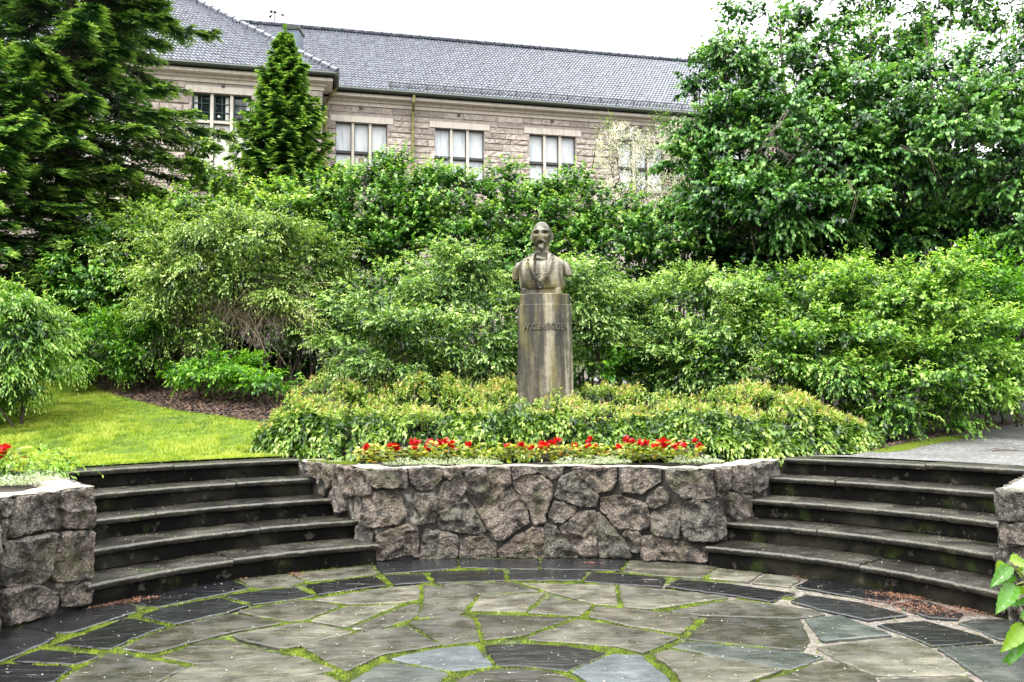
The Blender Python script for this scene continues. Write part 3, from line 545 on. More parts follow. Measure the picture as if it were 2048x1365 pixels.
# ---------------------------------------------------------------- walls
PATH = np.array(DATA['path']); CUM = np.concatenate([[0], np.cumsum(np.hypot(*np.diff(PATH, axis=0).T))])
def path_pt(s, path=PATH, cum=CUM):
    """point and outward normal (towards the court) on the wall line, corners blended"""
    def p_(s):
        s = np.clip(s, 0, cum[-1]); return np.stack([np.interp(s, cum, path[:, 0]), np.interp(s, cum, path[:, 1])], -1)
    P = (p_(s-.03)+2*p_(s)+p_(s+.03))/4; d = unit(p_(s+.05)-p_(s-.05)); return P, np.stack([d[:, 1], -d[:, 0]], -1)
def rock(poly, surf, name, mat, parent, bulge=.045, back=.05, off=(0, 0, 0), rings=9):
    """a rough-hewn stone: outline in wall coordinates (s, z), face broken up and proud of the mortar"""
    P = np.array(poly, float)
    if area2(P) < 0: P = P[::-1]
    Q = inset(rough_outline(P, .026, .004, .014), -.012); n = len(Q); c = Q.mean(0)
    sz = math.sqrt(abs(area2(P))); S = []; H = []
    fr = [1.0, 1.0, .96, .90, .80, .68, .54, .40, .26, .12]
    hh = [-back, .45*bulge, .86*bulge, .97*bulge, bulge, bulge, bulge, bulge, bulge, bulge]
    for f, h in zip(fr, hh):
        S.append(c+(Q-c)*f); H.append(np.full(n, h))
    S = np.concatenate(S+[c[None]]); H = np.concatenate(H+[[bulge]])
    W, Nn = surf(S[:, 0]); ph = rng.uniform(0, 100)
    X = np.c_[S*1.0, np.full(len(S), ph)]
    rel = fbm(X*np.array([9., 9., 1]), 4, 21, .6); facet = np.abs(fbm(X*np.array([5.0, 7.0, 1]), 2, 33))
    tilt = rng.normal(0, .10, 2)
    amp = np.concatenate([[0]*n, [.35]*n, [.7]*n]+[[1]*n]*(len(fr)-3)+[[1]])
    d = H+amp*(rel*.024-facet*.034+.016+tilt[0]*(S[:, 0]-c[0])+tilt[1]*(S[:, 1]-c[1]))
    Pw = W+Nn*d[:, None]; V = np.c_[Pw, np.maximum(S[:, 1], -.02)]-np.array(off)
    F = []
    for r in range(len(fr)-1):
        for i in range(n): F.append((r*n+i, r*n+(i+1) % n, (r+1)*n+(i+1) % n, (r+1)*n+i))
    e = (len(fr)-1)*n
    for i in range(n): F.append((e+i, e+(i+1) % n, len(V)-1))
    return mesh(name, V, F, mat, parent)
def core(surf, s0, s1, n, zt, thick, parent, off=(0, 0, 0), setback=.026):
    """mortar body of the wall with a pale uneven coping"""
    s = np.linspace(s0, s1, n); P, Nn = surf(s); V = []; F = []
    jag = fbm(np.c_[s*6, s*0, s*0+3], 3, 7); prof_n = 7
    for i in range(n):
        zt_ = zt+.010*jag[i]
        for d, z in ((-setback, -.03), (-setback+.006*jag[i], zt_-.02), (-setback-.004, zt_-.010)):
            q = P[i]+Nn[i]*d; V.append((q[0], q[1], z))
        for d, z in ((-thick, zt_-.03), (-thick, -.03)):
            q = P[i]+Nn[i]*d; V.append((q[0], q[1], z))
    V = np.array(V)-np.array(off); m = 5
    for i in range(n-1):
        for j in range(m-1): F.append((i*m+j, (i+1)*m+j, (i+1)*m+j+1, i*m+j+1))
    F += [tuple(range(m)), tuple(range((n-1)*m, n*m))[::-1]]
    mesh('mortar_core', V, F, M['mortar'], parent)
    # coping: a pale cement cap lying on the stones, edge broken
    V = []; F = []
    for i in range(n):
        zt_ = zt+.010*jag[i]
        e = .030*fbm(np.array([[s[i]*9, 4., 1.]]), 3, 2)[0]
        for d, z in ((-.004+e*.5, zt_-.004), (.004+e*.5, zt_+.006), (-.09, zt_+.010), (-thick-.01, zt_+.004), (-thick-.012, zt_-.05)):
            q = P[i]+Nn[i]*d; V.append((q[0], q[1], z))
    V = np.array(V)-np.array(off)
    for i in range(n-1):
        for j in range(m-1): F.append((i*m+j, (i+1)*m+j, (i+1)*m+j+1, i*m+j+1))
    F += [tuple(range(m)), tuple(range((n-1)*m, n*m))[::-1]]
    mesh('coping', V, F, M['coping'], parent)
wall = thing('stone_wall', 'curved retaining wall of rough pinkish granite stones between the two stairs, below the bust', 'wall', (0.2, 7.6, 0))
off = tuple(wall.location)
core(path_pt, .12, float(CUM[-1])-.25, 130, .782, .24, wall, off)
for s in DATA['stones']:
    s = [[a, min(b, .775)] for a, b in s]; rock(s, path_pt, 'wall_stone', M['stone'], wall, .020, .04, off)
def circ_surf(R):
    def f(deg):
        a = np.radians(deg); Nn = -np.stack([np.sin(a), np.cos(a)], -1); return np.stack([CX+R*np.sin(a), CY+R*np.cos(a)], -1), Nn
    return f
def arc_wall(label, R, polys, d0, d1, endp, side, extra):
    """side wall whose face goes on round the court; 'deg' outline coordinates are turned into metres along the arc"""
    k = math.radians(1)*R; t = thing('stone_wall', label, 'wall', (CX+R*math.sin(math.radians(d0)), CY+R*math.cos(math.radians(d0)), 0)); o = tuple(t.location)
    surf = lambda s: circ_surf(R)(s/k)
    core(surf, d0*k, d1*k, 40, .80, .26, t, o)
    for P in polys: rock([[a*k, min(b, .79)] for a, b in P], surf, 'wall_stone', M['stone'], t, .03, .04, o)
    for P in extra: rock([[a*k, b] for a, b in P], surf, 'wall_stone', M['stone'], t, .05, .04, o)
    # end face beside the stairs
    p0, dd = np.array(endp[0]), unit(np.array(endp[1])); Ls = 2.2
    def es(s):
        P = p0+np.outer(s, dd); nn = np.array([dd[1], -dd[0]])*(1 if side < 0 else -1); return P, np.repeat(nn[None], len(s), 0)
    V = []; F = []; s = np.linspace(0.0, Ls, 30); P, Nn = es(s)
    for i in range(30):
        for d, z in ((-.03, -.03), (-.03, .80), (-.05, .815), (-.22, .815), (-.24, .74), (-.24, -.03)):
            q = P[i]+Nn[i]*d; V.append((q[0], q[1], z+(.008*math.sin(i*1.7) if z > .7 else 0)))
    for i in range(29):
        for j in range(5): F.append((i*6+j, (i+1)*6+j, (i+1)*6+j+1, i*6+j+1))
    F += [tuple(range(6)), tuple(range(29*6, 30*6))[::-1]]
    mesh('side_wall', np.array(V)-np.array(o), F, M['coping'], t)
    for a, b, z0, z1 in ((.05, .5, .02, .38), (.05, .36, .42, .79), (.4, .85, .42, .79), (.55, 1.1, .05, .38), (.9, 1.5, .42, .79), (1.15, 1.8, .05, .38), (1.55, 2.1, .42, .79)):
        rock([[a, z0], [b, z0+.01], [b-.02, z1], [a+.02, z1]], es, 'wall_stone', M['stone'], t, .012, .03, o)
    return t
ex_l = [[[-71.5, .02], [-71.5, .40], [-76.5, .36], [-77, .02]], [[-71.6, .44], [-71.4, .78], [-77, .78], [-76.6, .40]], [[-77.5, .02], [-77, .38], [-83, .42], [-84, .02]], [[-77.5, .43], [-77.5, .78], [-84, .78], [-83.5, .46]]]
ex_r = [[[68.8, .02], [69.2, .21], [73, .22], [73.5, .02]], [[72.9, .62], [73, .80], [79, .80], [79, .5], [73, .5]], [[73, .26], [73.4, .46], [79, .46], [80, .02], [74, .02]]]
arc_wall('rough granite wall of a flower bed at the left edge, beside the left stairs', 3.36, DATA['left'], -59.3, -86, ((-2.98, 6.02), (-.65, .76)), -1, ex_l)
arc_wall('rough granite wall end at the right edge, beside the right stairs', 3.32, DATA['right'], 67.6, 86, ((3.07, 5.43), (.62, .78)), 1, ex_r)
# earth filling the flower beds
def bed(name, pts, z):
    c = np.mean(np.array(pts), 0); V = [(c[0], c[1], z+.02)]+[(p[0], p[1], z) for p in pts]; n = len(pts)
    return tag(mesh(name, V, [(0, 1+i, 1+(i+1) % n) for i in range(n)], M['soil']), kind='structure')
bp_, bn_ = path_pt(np.linspace(.25, float(CUM[-1])-.3, 40)); inner = [tuple(q) for q in (bp_-bn_*.2)]
bed('flower_bed', inner+[(2.9, 9.3), (0, 9.5), (-2.4, 9.3)], .755)
bed('flower_bed', [pol(3.5, a)[:2] for a in (-62, -70, -78, -86)]+[(-6.4, 5.6), (-5.2, 7.6), (-4.3, 7.35)], .77)
bed('flower_bed', [pol(3.5, a)[:2] for a in (70, 78, 86)]+[(6.0, 4.6), (5.2, 7.0), (4.4, 6.9)], .76)
# ---------------------------------------------------------------- the granite building behind
BD = np.array([.97395, .22676]); BN = np.array([-.22676, .97395]); BO = np.array([-5.05, 28.0])
def B(u, w, z): q = BO+BD*u+BN*w; return (q[0], q[1], z)
bld = thing('stone_building', 'long pale granite building with a dark tiled roof, standing behind the shrubs', 'building', (float(BO[0]), float(BO[1]), 3.0))
boff = np.array(bld.location)
def BM(mb_): return lambda v: tuple(np.array(B(*v))-boff)
def bbox(name, boxes, mat, parent=None):
    mb = MB()
    for b in boxes: mb.box(*b, M=BM(mb))
    return mb.build(name, mat, parent or bld)
def gran_block():
    m, t, b, o = newmat('ashlar_granite'); p = geopos(t); r = objinfo(t)
    c1 = ramp(t, r, [(0, (.45, .375, .33)), (.25, (.57, .475, .41)), (.5, (.50, .44, .385)), (.75, (.63, .535, .465)), (1, (.36, .31, .275))])
    bk = t.nodes.new('ShaderNodeAttribute'); bk.attribute_name = 'tint'
    c1 = mixc(t, 1.0, c1, ramp(t, bk.outputs['Fac'], [(0, .78), (1, 1.2)]), 'MULTIPLY')
    f = noise(t, p, 9, 6, .7); c = mixc(t, ramp(t, f, [(.38, .5), (.55, 0.0)]), c1, (.15, .125, .105))
    c = mixc(t, ramp(t, noise(t, p, 30, 5, .7), [(.55, 0.0), (.7, .5)]), c, (.52, .46, .40)); t.links.new(c, b.inputs['Base Color'])
    b.inputs['Roughness'].default_value = .75; bump(t, b, f, .06, .9); return m
M['ashlar'] = gran_block()
M['joint'] = plain('lime_joint', (.38, .335, .295), .8, 6, .2)
def tall_streak(name, col, dark, s=3.0, rough=.35):
    m, t, b, o = newmat(name); p = geopos(t); r = objinfo(t)
    l = t.nodes.new('ShaderNodeCombineXYZ'); t.links.new(mth(t, 'MULTIPLY', r, 30.0), l.inputs[0])
    f = noise(t, mapping(t, p, (3.0, 3.0, .5), locsock=l.outputs[0]), s, 5, .6, .3)
    t.links.new(ramp(t, f, [(.30, dark), (.50, col)]), b.inputs['Base Color']); b.inputs['Roughness'].default_value = rough; return m
M['dressed'] = tall_streak('dressed_stone', (.70, .63, .54), (.52, .46, .40), 3, .7)
M['blind'] = tall_streak('pale_blind_glass', (.74, .77, .78), (.50, .56, .60), 2.0, .25)
M['board'] = plain('white_board', (.74, .74, .70), .5, 3, .05)
M['wframe'] = plain('dark_window_frame', (.05, .05, .045), .5)
M['gframe'] = plain('green_window_frame', (.018, .055, .045), .4)
def glass_mat():
    m, t, b, o = newmat('window_glass'); b.inputs['Base Color'].default_value = (.012, .018, .022, 1); b.inputs['Roughness'].default_value = .04; b.inputs['Specular IOR Level'].default_value = .9; return m
M['glass'] = glass_mat()
M['gutter'] = plain('green_black_gutter', (.022, .032, .018), .35, 5, .4)
M['pipe'] = plain('mossy_brass_downpipe', (.21, .19, .055), .5, 6, .4)
M['lead'] = plain('grey_metal_flashing', (.10, .13, .17), .35, 4, .3)
def tile_mat():
    m, t, b, o = newmat('glazed_roof_tiles'); p = geopos(t)
    f = noise(t, mapping(t, p, (7, 7, 7)), 1.0, 3, .6)
    t.links.new(ramp(t, f, [(.35, (.035, .040, .054)), (.58, (.105, .118, .148)), (.72, (.20, .22, .26))]), b.inputs['Base Color'])
    b.inputs['Roughness'].default_value = .26; b.inputs['Specular IOR Level'].default_value = .8; bump(t, b, noise(t, p, 12, 4), .008, .6); return m
M['tile'] = tile_mat()
EZ = 11.60
# openings: u0, u1, z0, z1, wall plane
wins = [(-.80, .91, 8.66, 10.56, 0), (2.53, 4.24, 8.66, 10.56, 0), (5.86, 7.56, 8.66, 10.56, 0), (9.19, 10.90, 8.66, 10.56, 0), (12.5, 14.2, 8.66, 10.56, 0),
        (-5.17, -3.42, 8.50, 10.80, -1.2), (-8.6, -6.85, 8.50, 10.80, -1.2),
        (-5.17, -3.42, 4.9, 7.2, -1.2), (-8.6, -6.85, 4.9, 7.2, -1.2)]
# wall bodies as strips between the openings
def wall_body(name, u0, u1, w, z0, z1, ops, ret=None):
    mb = MB(); us = sorted(set([u0, u1]+[o[0] for o in ops]+[o[1] for o in ops])); 
    for a, b in zip(us[:-1], us[1:]):
        zz = [(z0, z1)]
        for o in ops:
            if o[0] <= a+1e-6 and o[1] >= b-1e-6:
                nz_ = []
                for q in zz:
                    if o[2] > q[0]: nz_.append((q[0], min(q[1], o[2])))
                    if o[3] < q[1]: nz_.append((max(q[0], o[3]), q[1]))
                    if o[2] >= q[1] or o[3] <= q[0]: nz_ = [q]
                zz = nz_
        for q in zz: mb.box(a, b, w, w+.45, q[0], q[1], M=BM(mb))
    return mb.build(name, M['joint'], bld)
mainwall = wall_body('wall', -1.25, 17.0, 0.0, 2.0, 11.3, [o for o in wins if o[4] == 0])
wingwall = wall_body('wall', -14.0, -1.25, -1.2, 2.0, 11.3, [o for o in wins if o[4] != 0])
for b_ in ((-1.70, -1.252, -.75, -.002, 2, 11.3), (16.55, 17.0, .452, 9, 2, 11.3), (-13.98, -1.8, 8.5, 9, 2, 11.3)): bbox('wall', [b_], M['joint'])
bbox('ceiling', [(-13.9, -1.72, -.74, 8.4, 11.31, 11.36)], M['wframe']); bbox('ceiling', [(-1.2, 16.5, .46, 8.9, 11.31, 11.36)], M['wframe'])
bbox('backing', [(-14, -1.3, -.4, -.3, 2.2, 11.2), (-1.2, 16.9, .8, .9, 2.2, 11.2)], M['wframe'])
# dressed quoins, ashlar blocks
LINT = [(o[0]-.20, o[1]+.20, o[3], o[3]+.22, o[4]) for o in wins]
cnt = 0; restV = MB(); rest_t = []
def ashlar(parent, u0, u1, w, z0, z1, vis):
    global cnt
    z = z1; row = 0
    while z > z0+.1:
        h = random.choice([.17, .20, .22, .25, .20]); h = min(h, z-z0); u = u0-random.uniform(0, .3); row += 1
        # a course is broken where an opening or lintel cuts it
        while u < u1:
            L = random.uniform(.30, .95)
            a, b = max(u, u0), min(u+L, u1)
            segs = [(a, b)]
            for o in wins+LINT:
                if o[4] != w: continue
                if z-h/2 > o[2]-.01 and z-h/2 < o[3]+.01:
                    ns = []
                    for p, q in segs:
                        if o[1] <= p or o[0] >= q: ns.append((p, q)); continue
                        if o[0]-p > .08: ns.append((p, o[0]))
                        if q-o[1] > .08: ns.append((o[1], q))
                    segs = ns
            for p, q in segs:
                if q-p < .08: continue
                g = .008; x0, x1, y0, y1 = p+g, q-g, z-h+g, z-g; nx = max(2, int((x1-x0)/.13)+1); V = []; F = []
                pr = random.uniform(.015, .04); sd = random.uniform(0, 99)
                V += [(x0, w+.02, y0), (x1, w+.02, y0), (x1, w+.02, y1), (x0, w+.02, y1)]
                V += [(x0, w-.012, y0), (x1, w-.012, y0), (x1, w-.012, y1), (x0, w-.012, y1)]
                e = .022; k = len(V)
                for zz in (y0+e, (y0+y1)/2, y1-e):
                    for i in range(nx): V.append((x0+e+(x1-x0-2*e)*i/(nx-1), w-.012-pr*random.uniform(.4, 1.4), zz))
                F += [(4, 5, 1, 0), (5, 6, 2, 1), (6, 7, 3, 2), (7, 4, 0, 3)]
                for r in range(2):
                    for i in range(nx-1): F.append((k+r*nx+i, k+r*nx+i+1, k+(r+1)*nx+i+1, k+(r+1)*nx+i))
                F += [(4, 5)+tuple(k+i for i in range(nx-1, -1, -1)), (6, 7)+tuple(k+2*nx+i for i in range(nx)), (4, k, k+nx, k+2*nx, 7), (5, 6, k+2*nx+nx-1, k+nx+nx-1, k+nx-1)]
                F = [f for f in F if not (len(f) == 3)]
                T = BM(None); V = [T(v) for v in V]
                if vis(p, q, z) and cnt < 298:
                    me = bpy.data.meshes.new('stone_block'); me.from_pydata(V, [], F); me.update()
                    a_ = me.attributes.new('tint', 'FLOAT', 'POINT'); a_.data.foreach_set('value', np.full(len(V), random.random(), dtype=np.float32))
                    link('stone_block', me, M['ashlar'], parent); cnt += 1
                else:
                    restV.add(V, F); rest_t.extend([random.random()]*len(V))
            u += L
        z -= h
ashlar(mainwall, -1.25, 9.4, 0.0, 8.75, 11.10, lambda p, q, z: q < 8.9 and z > 8.8)
c_main = cnt
ashlar(wingwall, -6.6, -1.26, -1.2, 8.1, 11.10, lambda p, q, z: True)
ashlar(mainwall, -1.25, 9.4, 0.0, 6.6, 8.75, lambda p, q, z: False)
ashlar(mainwall, 9.4, 16.98, 0.0, 6.6, 11.10, lambda p, q, z: False)
ashlar(wingwall, -13.9, -6.6, -1.2, 4.6, 11.10, lambda p, q, z: False)
ashlar(wingwall, -6.6, -1.26, -1.2, 4.6, 8.1, lambda p, q, z: False)
me = bpy.data.meshes.new('stone_blocks'); me.from_pydata(restV.v, [], restV.f); me.update()
a_ = me.attributes.new('tint', 'FLOAT', 'POINT'); a_.data.foreach_set('value', np.array(rest_t, dtype=np.float32))
tag(link('stone_blocks', me, M['ashlar'], bld), kind='stuff')
# lintels, windows
for i, (u0, u1, z0, z1, w) in enumerate(wins):
    wing = w != 0
    f = MB()
    # stone mullions and dark transom, frame in the reveal
    um = [u0+(u1-u0)*k/3 for k in (1, 2)]; zt = 9.93+.0 if wing and z0 > 8 else (z0+z1)/2-.05
    for u in um: f.box(u-.045, u+.045, w+.05, w+.24, z0, z1, M=BM(f))
    win = f.build('window', M['dressed'], bld)
    fr = M['gframe'] if wing else M['wframe']
    g = MB(); 
    for a, b in zip([u0]+[u+.045 for u in um], [u-.045 for u in um]+[u1]):
        for c, d in ((z0, zt-.04), (zt+.04, z1)):
            t_ = .045 if (wing and c > 9.5) else .022
            for q in ((a, a+t_, c, d), (b-t_, b, c, d), (a+t_, b-t_, c, c+t_), (a+t_, b-t_, d-t_, d)):
                g.box(q[0], q[1], w+.15, w+.20, q[2], q[3], M=BM(g))
    g.build('frame', fr, win)
    g = MB()
    for a, b in zip([u0]+[u+.045 for u in um], [u-.045 for u in um]+[u1]): g.box(a, b, w+.10, w+.26, zt-.04, zt+.04, M=BM(g))
    g.build('transom', M['wframe'] if not wing else M['dressed'], win)
    for ci, (a, b) in enumerate(zip([u0]+[u+.045 for u in um], [u-.045 for u in um]+[u1])):
        for ri, (c, d) in enumerate(((z0, zt-.04), (zt+.04, z1))):
            gl = wing and ri == 1
            mat = M['glass'] if gl else (M['board'] if (ci == 1 and ri == 0 and i in (0,)) or (wing and ri == 0) else M['blind'])
            p = MB(); p.box(a+.001, b-.001, w+.21, w+.225, c+.001, d-.001, M=BM(p)); pn = p.build('pane', mat, win)
            if gl:
                p = MB()
                for k in (1, 2): p.box(a+.05, b-.05, w+.165, w+.195, c+(d-c)*(k/3)-.012, c+(d-c)*(k/3)+.012, M=BM(p))
                p.box((a+b)/2-.012, (a+b)/2+.012, w+.14, w+.163, c+.05, d-.05, M=BM(p)); p.build('glazing_bar', M['board'] if False else M['gframe'], win)
                p = MB(); p.box(b-.15 if ci else a+.05, b-.05 if ci else a+.15, w+.200, w+.208, c+.05, d-.05, M=BM(p)); p.build('curtain', M['board'], win)
                if ci == 1:
                    p = MB(); q0 = np.array(BM(None)((a+.15, w+.19, c+.12)))
                    for r_, z_ in ((.055, 0), (.05, .03), (.03, .055)): p.tube([q0+np.array([0, 0, z_]), q0+np.array([0, 0, z_+.03])], [r_, r_*.9], 8)
                    p.build('lamp', M['board'], win)
            if (i == 0 or (wing and z0 > 8)) and ci == 1 and ri == 0:
                p = MB(); p.box((a+b)/2-.08, (a+b)/2+.08, w+.19, w+.208, d-.28, d-.12, M=BM(p)); p.box((a+b)/2-.02, (a+b)/2+.02, w+.19, w+.208, d-.07, d-.05, M=BM(p)); p.build('vent', M['deadtwig'], win)
    bbox('lintel', [(u0-.19, u1+.19, w-.030, w+.30, z1+.002, z1+.21)], M['dressed'])
    bbox('sill', [(u0-.08, u1+.08, w-.09, w+.30, z0-.10, z0-.002)], M['wframe'] if not wing else M['dressed'])
    if not wing and z0 > 8:
        for s_, e_ in ((u0, -1), (u1, 1)):
            bbox('quoin', [((s_-.13 if e_ < 0 else s_+.002), (s_-.002 if e_ < 0 else s_+.13), w-.028, w+.01, z1-.95, z1-.85)], M['dressed'])
bbox('eaves_board', [(-14, -.95, -1.50, -1.46, 11.442, 11.66)], M['gutter']); bbox('eaves_board', [(-1.1, 17.1, -.32, -.28, 11.442, 11.66)], M['gutter'])
# vent holes under the eaves
for u in (.02, 3.35, 6.7, 10.0): bbox('vent', [(u-.06, u+.06, -.045, -.02, 10.98, 11.08)], M['wframe'])
bbox('vent', [(-4.3, -4.2, -1.245, -1.22, 10.98, 11.08)], M['wframe'])
# cornice and gutters
bbox('cornice', [(-1.22, 17.1, -.05, .40, 11.12, 11.24), (-1.22, 17.15, -.12, .40, 11.242, 11.34), (-1.20, 17.2, -.34, .40, 11.342, 11.44)], M['dressed'])
bbox('cornice', [(-14, -1.20, -1.25, -.8, 11.12, 11.24), (-14, -1.13, -1.32, -.8, 11.242, 11.34), (-14, -.93, -1.54, -.8, 11.342, 11.44), (-1.5, -.93, -.798, -.01, 11.342, 11.44)], M['dressed'])
def gutter(a, b, z):
    mb = MB(); T = BM(None); mb.tube([T((*a, z)), T((*b, z))], .075, 8); mb.build('gutter', M['gutter'], bld)
gutter((-.90, -.44), (17.3, -.44), EZ-.07); gutter((-14.2, -1.64), (-.80, -1.64), EZ-.07); gutter((-.80, -1.70), (-.80, -.30), EZ-.07)
def pipe(pts):
    mb = MB(); T = BM(None); mb.tube([T(q) for q in pts], .05, 8)
    for z in (10.9, 10.0, 9.1, 8.2): 
        q = pts[-1]; mb.tube([T((q[0], q[1], z)), T((q[0], q[1], z+.07))], .066, 8)
    mb.build('downpipe', M['pipe'], bld)
pipe([(1.76, -.44, EZ-.1), (1.76, -.42, 11.25), (1.76, -.12, 11.0), (1.76, -.12, 3)])
pipe([(-.78, -.60, EZ-.1), (-.95, -.50, 11.3), (-1.12, -.14, 11.1), (-1.12, -.14, 3)])
# pantiled roofs: every course stepped, every tile rolled
def roof(name, T, u_lo, u_hi, rise, tan, w0, z0, cw=.125, ch=.25):
    """T maps (u, w, z) to local space; u_lo(w)/u_hi(w) clip the slope (hips and valleys)"""
    wl = np.arange(w0, w0+rise+1e-6, ch/math.sqrt(1+tan*tan)); V = []; F = []; 
    for r in range(len(wl)-1):
        wa, wb = wl[r], wl[r+1]; 
        ua, ub = u_lo((wa+wb)/2), u_hi((wa+wb)/2)
        if ub-ua < cw: continue
        n = int((ub-ua)/(cw/6)); us = ua+(ub-ua)*np.arange(n+1)/n; base = len(V); ph = rng.normal(0, .006, 4000)
        for w, lift in ((wa, .045), (wb+.02, .0)):
            for u in us:
                k = int(math.floor(u/cw)) ; t = (u/cw) % 1.0
                prof = .034*math.exp(-((t-.5)/.22)**2)
                V.append(T((u, w+0*ph[k], z0+(w-w0)*tan+lift+prof+ph[k]*.5)))
        for u in us: 
            t = (u/cw) % 1.0; V.append(T((u, wa+.004, z0+(wa-w0)*tan-.005)))
        m = n+1
        for i in range(n):
            F.append((base+i, base+i+1, base+m+i+1, base+m+i)); F.append((base+2*m+i, base+2*m+i+1, base+i+1, base+i))
    return mesh(name, V, F, M['tile'], bld)
T = BM(None); TAN = .80; RW = 4.65
roof('roof', T, lambda w: (-1.2 if w < .2 else -1.15-(w+0.0)) if w < RW else -5, lambda w: 17.3, RW+.42, TAN, -.42, EZ)
roof('roof', T, lambda w: -15, lambda w: -.80-(w+1.62), 7.2, .83, -1.62, EZ)
# right-hand slope of the wing's hip, facing along the main roof
T2 = lambda q: T((-.80-(q[1]+1.62), -1.62+q[0], q[2]))
def sl(): 
    # coordinates: q0 runs back from the corner, q1 runs inwards from the eave
    return roof('roof', lambda q: T((-.80-q[1], -1.62+q[0], q[2])), lambda w: w, lambda w: w+1.2+1.6 if w < 4 else max(w+.2, 1.2+1.6+4-(w-4)), 6.2, .83, 0.0, EZ)
sl()
mb = MB(); mb.tube([T((-4.5, RW, EZ+(RW+.42)*TAN+.03)), T((17.3, RW, EZ+(RW+.42)*TAN+.03))], .10, 8); mb.build('ridge_cap', M['tile'], bld)
mb = MB(); mb.tube([T((-.80-s, -1.62+s, EZ+s*.83+.06)) for s in np.linspace(0, 7.0, 12)], .085, 8); mb.build('hip_cap', M['tile'], bld)
# bumps along the ridge caps
mb = MB()
for u in np.arange(-4.3, 17.2, .38): mb.tube([T((u, RW, EZ+(RW+.42)*TAN+.03)), T((u+.06, RW, EZ+(RW+.42)*TAN+.03))], .125, 6)
for s in np.arange(.2, 6.9, .27): mb.tube([T((-.80-s, -1.62+s, EZ+s*.83+.06)), T((-.80-s-.04, -1.62+s+.04, EZ+s*.83+.09))], .115, 6)
tag(mb.build('ridge_rolls', M['tile'], bld), kind='stuff')
# far slope so that the roof is closed
mb = MB(); mb.add([T((-6, RW, EZ+4.0)), T((17.3, RW, EZ+4.0)), T((17.3, 10, EZ-.2)), T((-6, 10, EZ-.2))], [(0, 1, 2, 3)]); mb.build('roof', M['tile'], bld)
mb = MB(); mb.add([T((17.0, -.3, EZ-.2)), T((17.0, RW, EZ+3.98)), T((17.0, 9.6, EZ-.2))], [(0, 1, 2)]); mb.build('gable', M['joint'], bld)
# snow guard rails above the eaves
mb = MB()
for u in np.arange(1.0, 13.5, .62):
    mb.box(u-.012, u+.012, -.26, -.22, EZ+.12, EZ+.34, M=BM(mb))
mb.box(.9, 13.6, -.285, -.265, EZ+.30, EZ+.325, M=BM(mb)); mb.box(.9, 13.6, -.285, -.265, EZ+.21, EZ+.225, M=BM(mb))
mb.build('snow_guard', M['wframe'], bld)
# metal clad chimney and weather mast
c0 = at(586, 80, Y=28.9)
ch = MB(); x0, x1 = c0[0]-.26, c0[0]+.28
def off3(mb): return mb.build
q = np.array([c0[0], 28.9, 0])-boff
ch.box(q[0]-.26, q[0]+.28, q[1]-.3, q[1]+.35, 12.0-3, 14.05-3); chim = ch.build('chimney', M['lead'], bld)
ch = MB(); ch.box(q[0]-.30, q[0]+.32, q[1]-.34, q[1]+.39, 14.05-3+.002, 14.13-3); ch.box(q[0]-.24, q[0]+.26, q[1]-.28, q[1]+.33, 14.132-3, 14.22-3); ch.build('chimney_cap', M['gutter'], chim)
a0 = at(550, 70, Y=32.0)-boff; a1 = at(550, 24, Y=32.0)-boff
mb = MB(); mb.tube([a0-np.array([0, 0, 1.2]), a1], .032, 6); mb.tube([a0+np.array([.25, 0, -1.2]), a0+np.array([.25, 0, .25])], .022, 5); mb.tube([a0+np.array([.17, 0, .12]), a0+np.array([.25, 0, .10]), a0+np.array([.34, 0, .16])], .022, 5)
for k in range(3):
    an = k*2.1+.3; d = np.array([math.cos(an), math.sin(an)*.8, -.35]); mb.tube([a1, a1+d*.22, a1+d*.34], [.022, .022, .07], 6)
mb.tube([a1-np.array([0, 0, .04]), a1+np.array([0, 0, .04])], .05, 8)
mb.build('mast', M['wframe'], bld)
# ---------------------------------------------------------------- monument: pedestal and bust
def concrete_mat():
    m, t, b, o = newmat('streaked_stone'); tcn = t.nodes.new('ShaderNodeTexCoord'); p = tcn.outputs['Object']
    st = noise(t, mapping(t, p, (9, 9, .55)), 1.0, 5, .6, .2); f = noise(t, p, 110, 4, .75); md = noise(t, p, 14, 5, .65)
    col = ramp(t, mth(t, 'MULTIPLY_ADD', md, .18, mth(t, 'MULTIPLY', st, .82)), [(.41, (.010, .009, .007)), (.48, (.040, .035, .022)), (.54, (.10, .088, .060)), (.62, (.30, .275, .215))])
    col = mixc(t, ramp(t, f, [(.33, .8), (.42, 0.0)]), col, (.03, .027, .02)); col = mixc(t, ramp(t, f, [(.62, 0.0), (.72, .7)]), col, (.5, .47, .38))
    col = mixc(t, mth(t, 'MULTIPLY', ramp(t, noise(t, mapping(t, p, (6, 6, .8)), 1.3, 4), [(.5, 0), (.65, 1)]), .35), col, (.22, .19, .03))
    t.links.new(col, b.inputs['Base Color']); b.inputs['Roughness'].default_value = .55; bump(t, b, mth(t, 'ADD', f, md), .006, .8); return m
M['monument'] = concrete_mat()
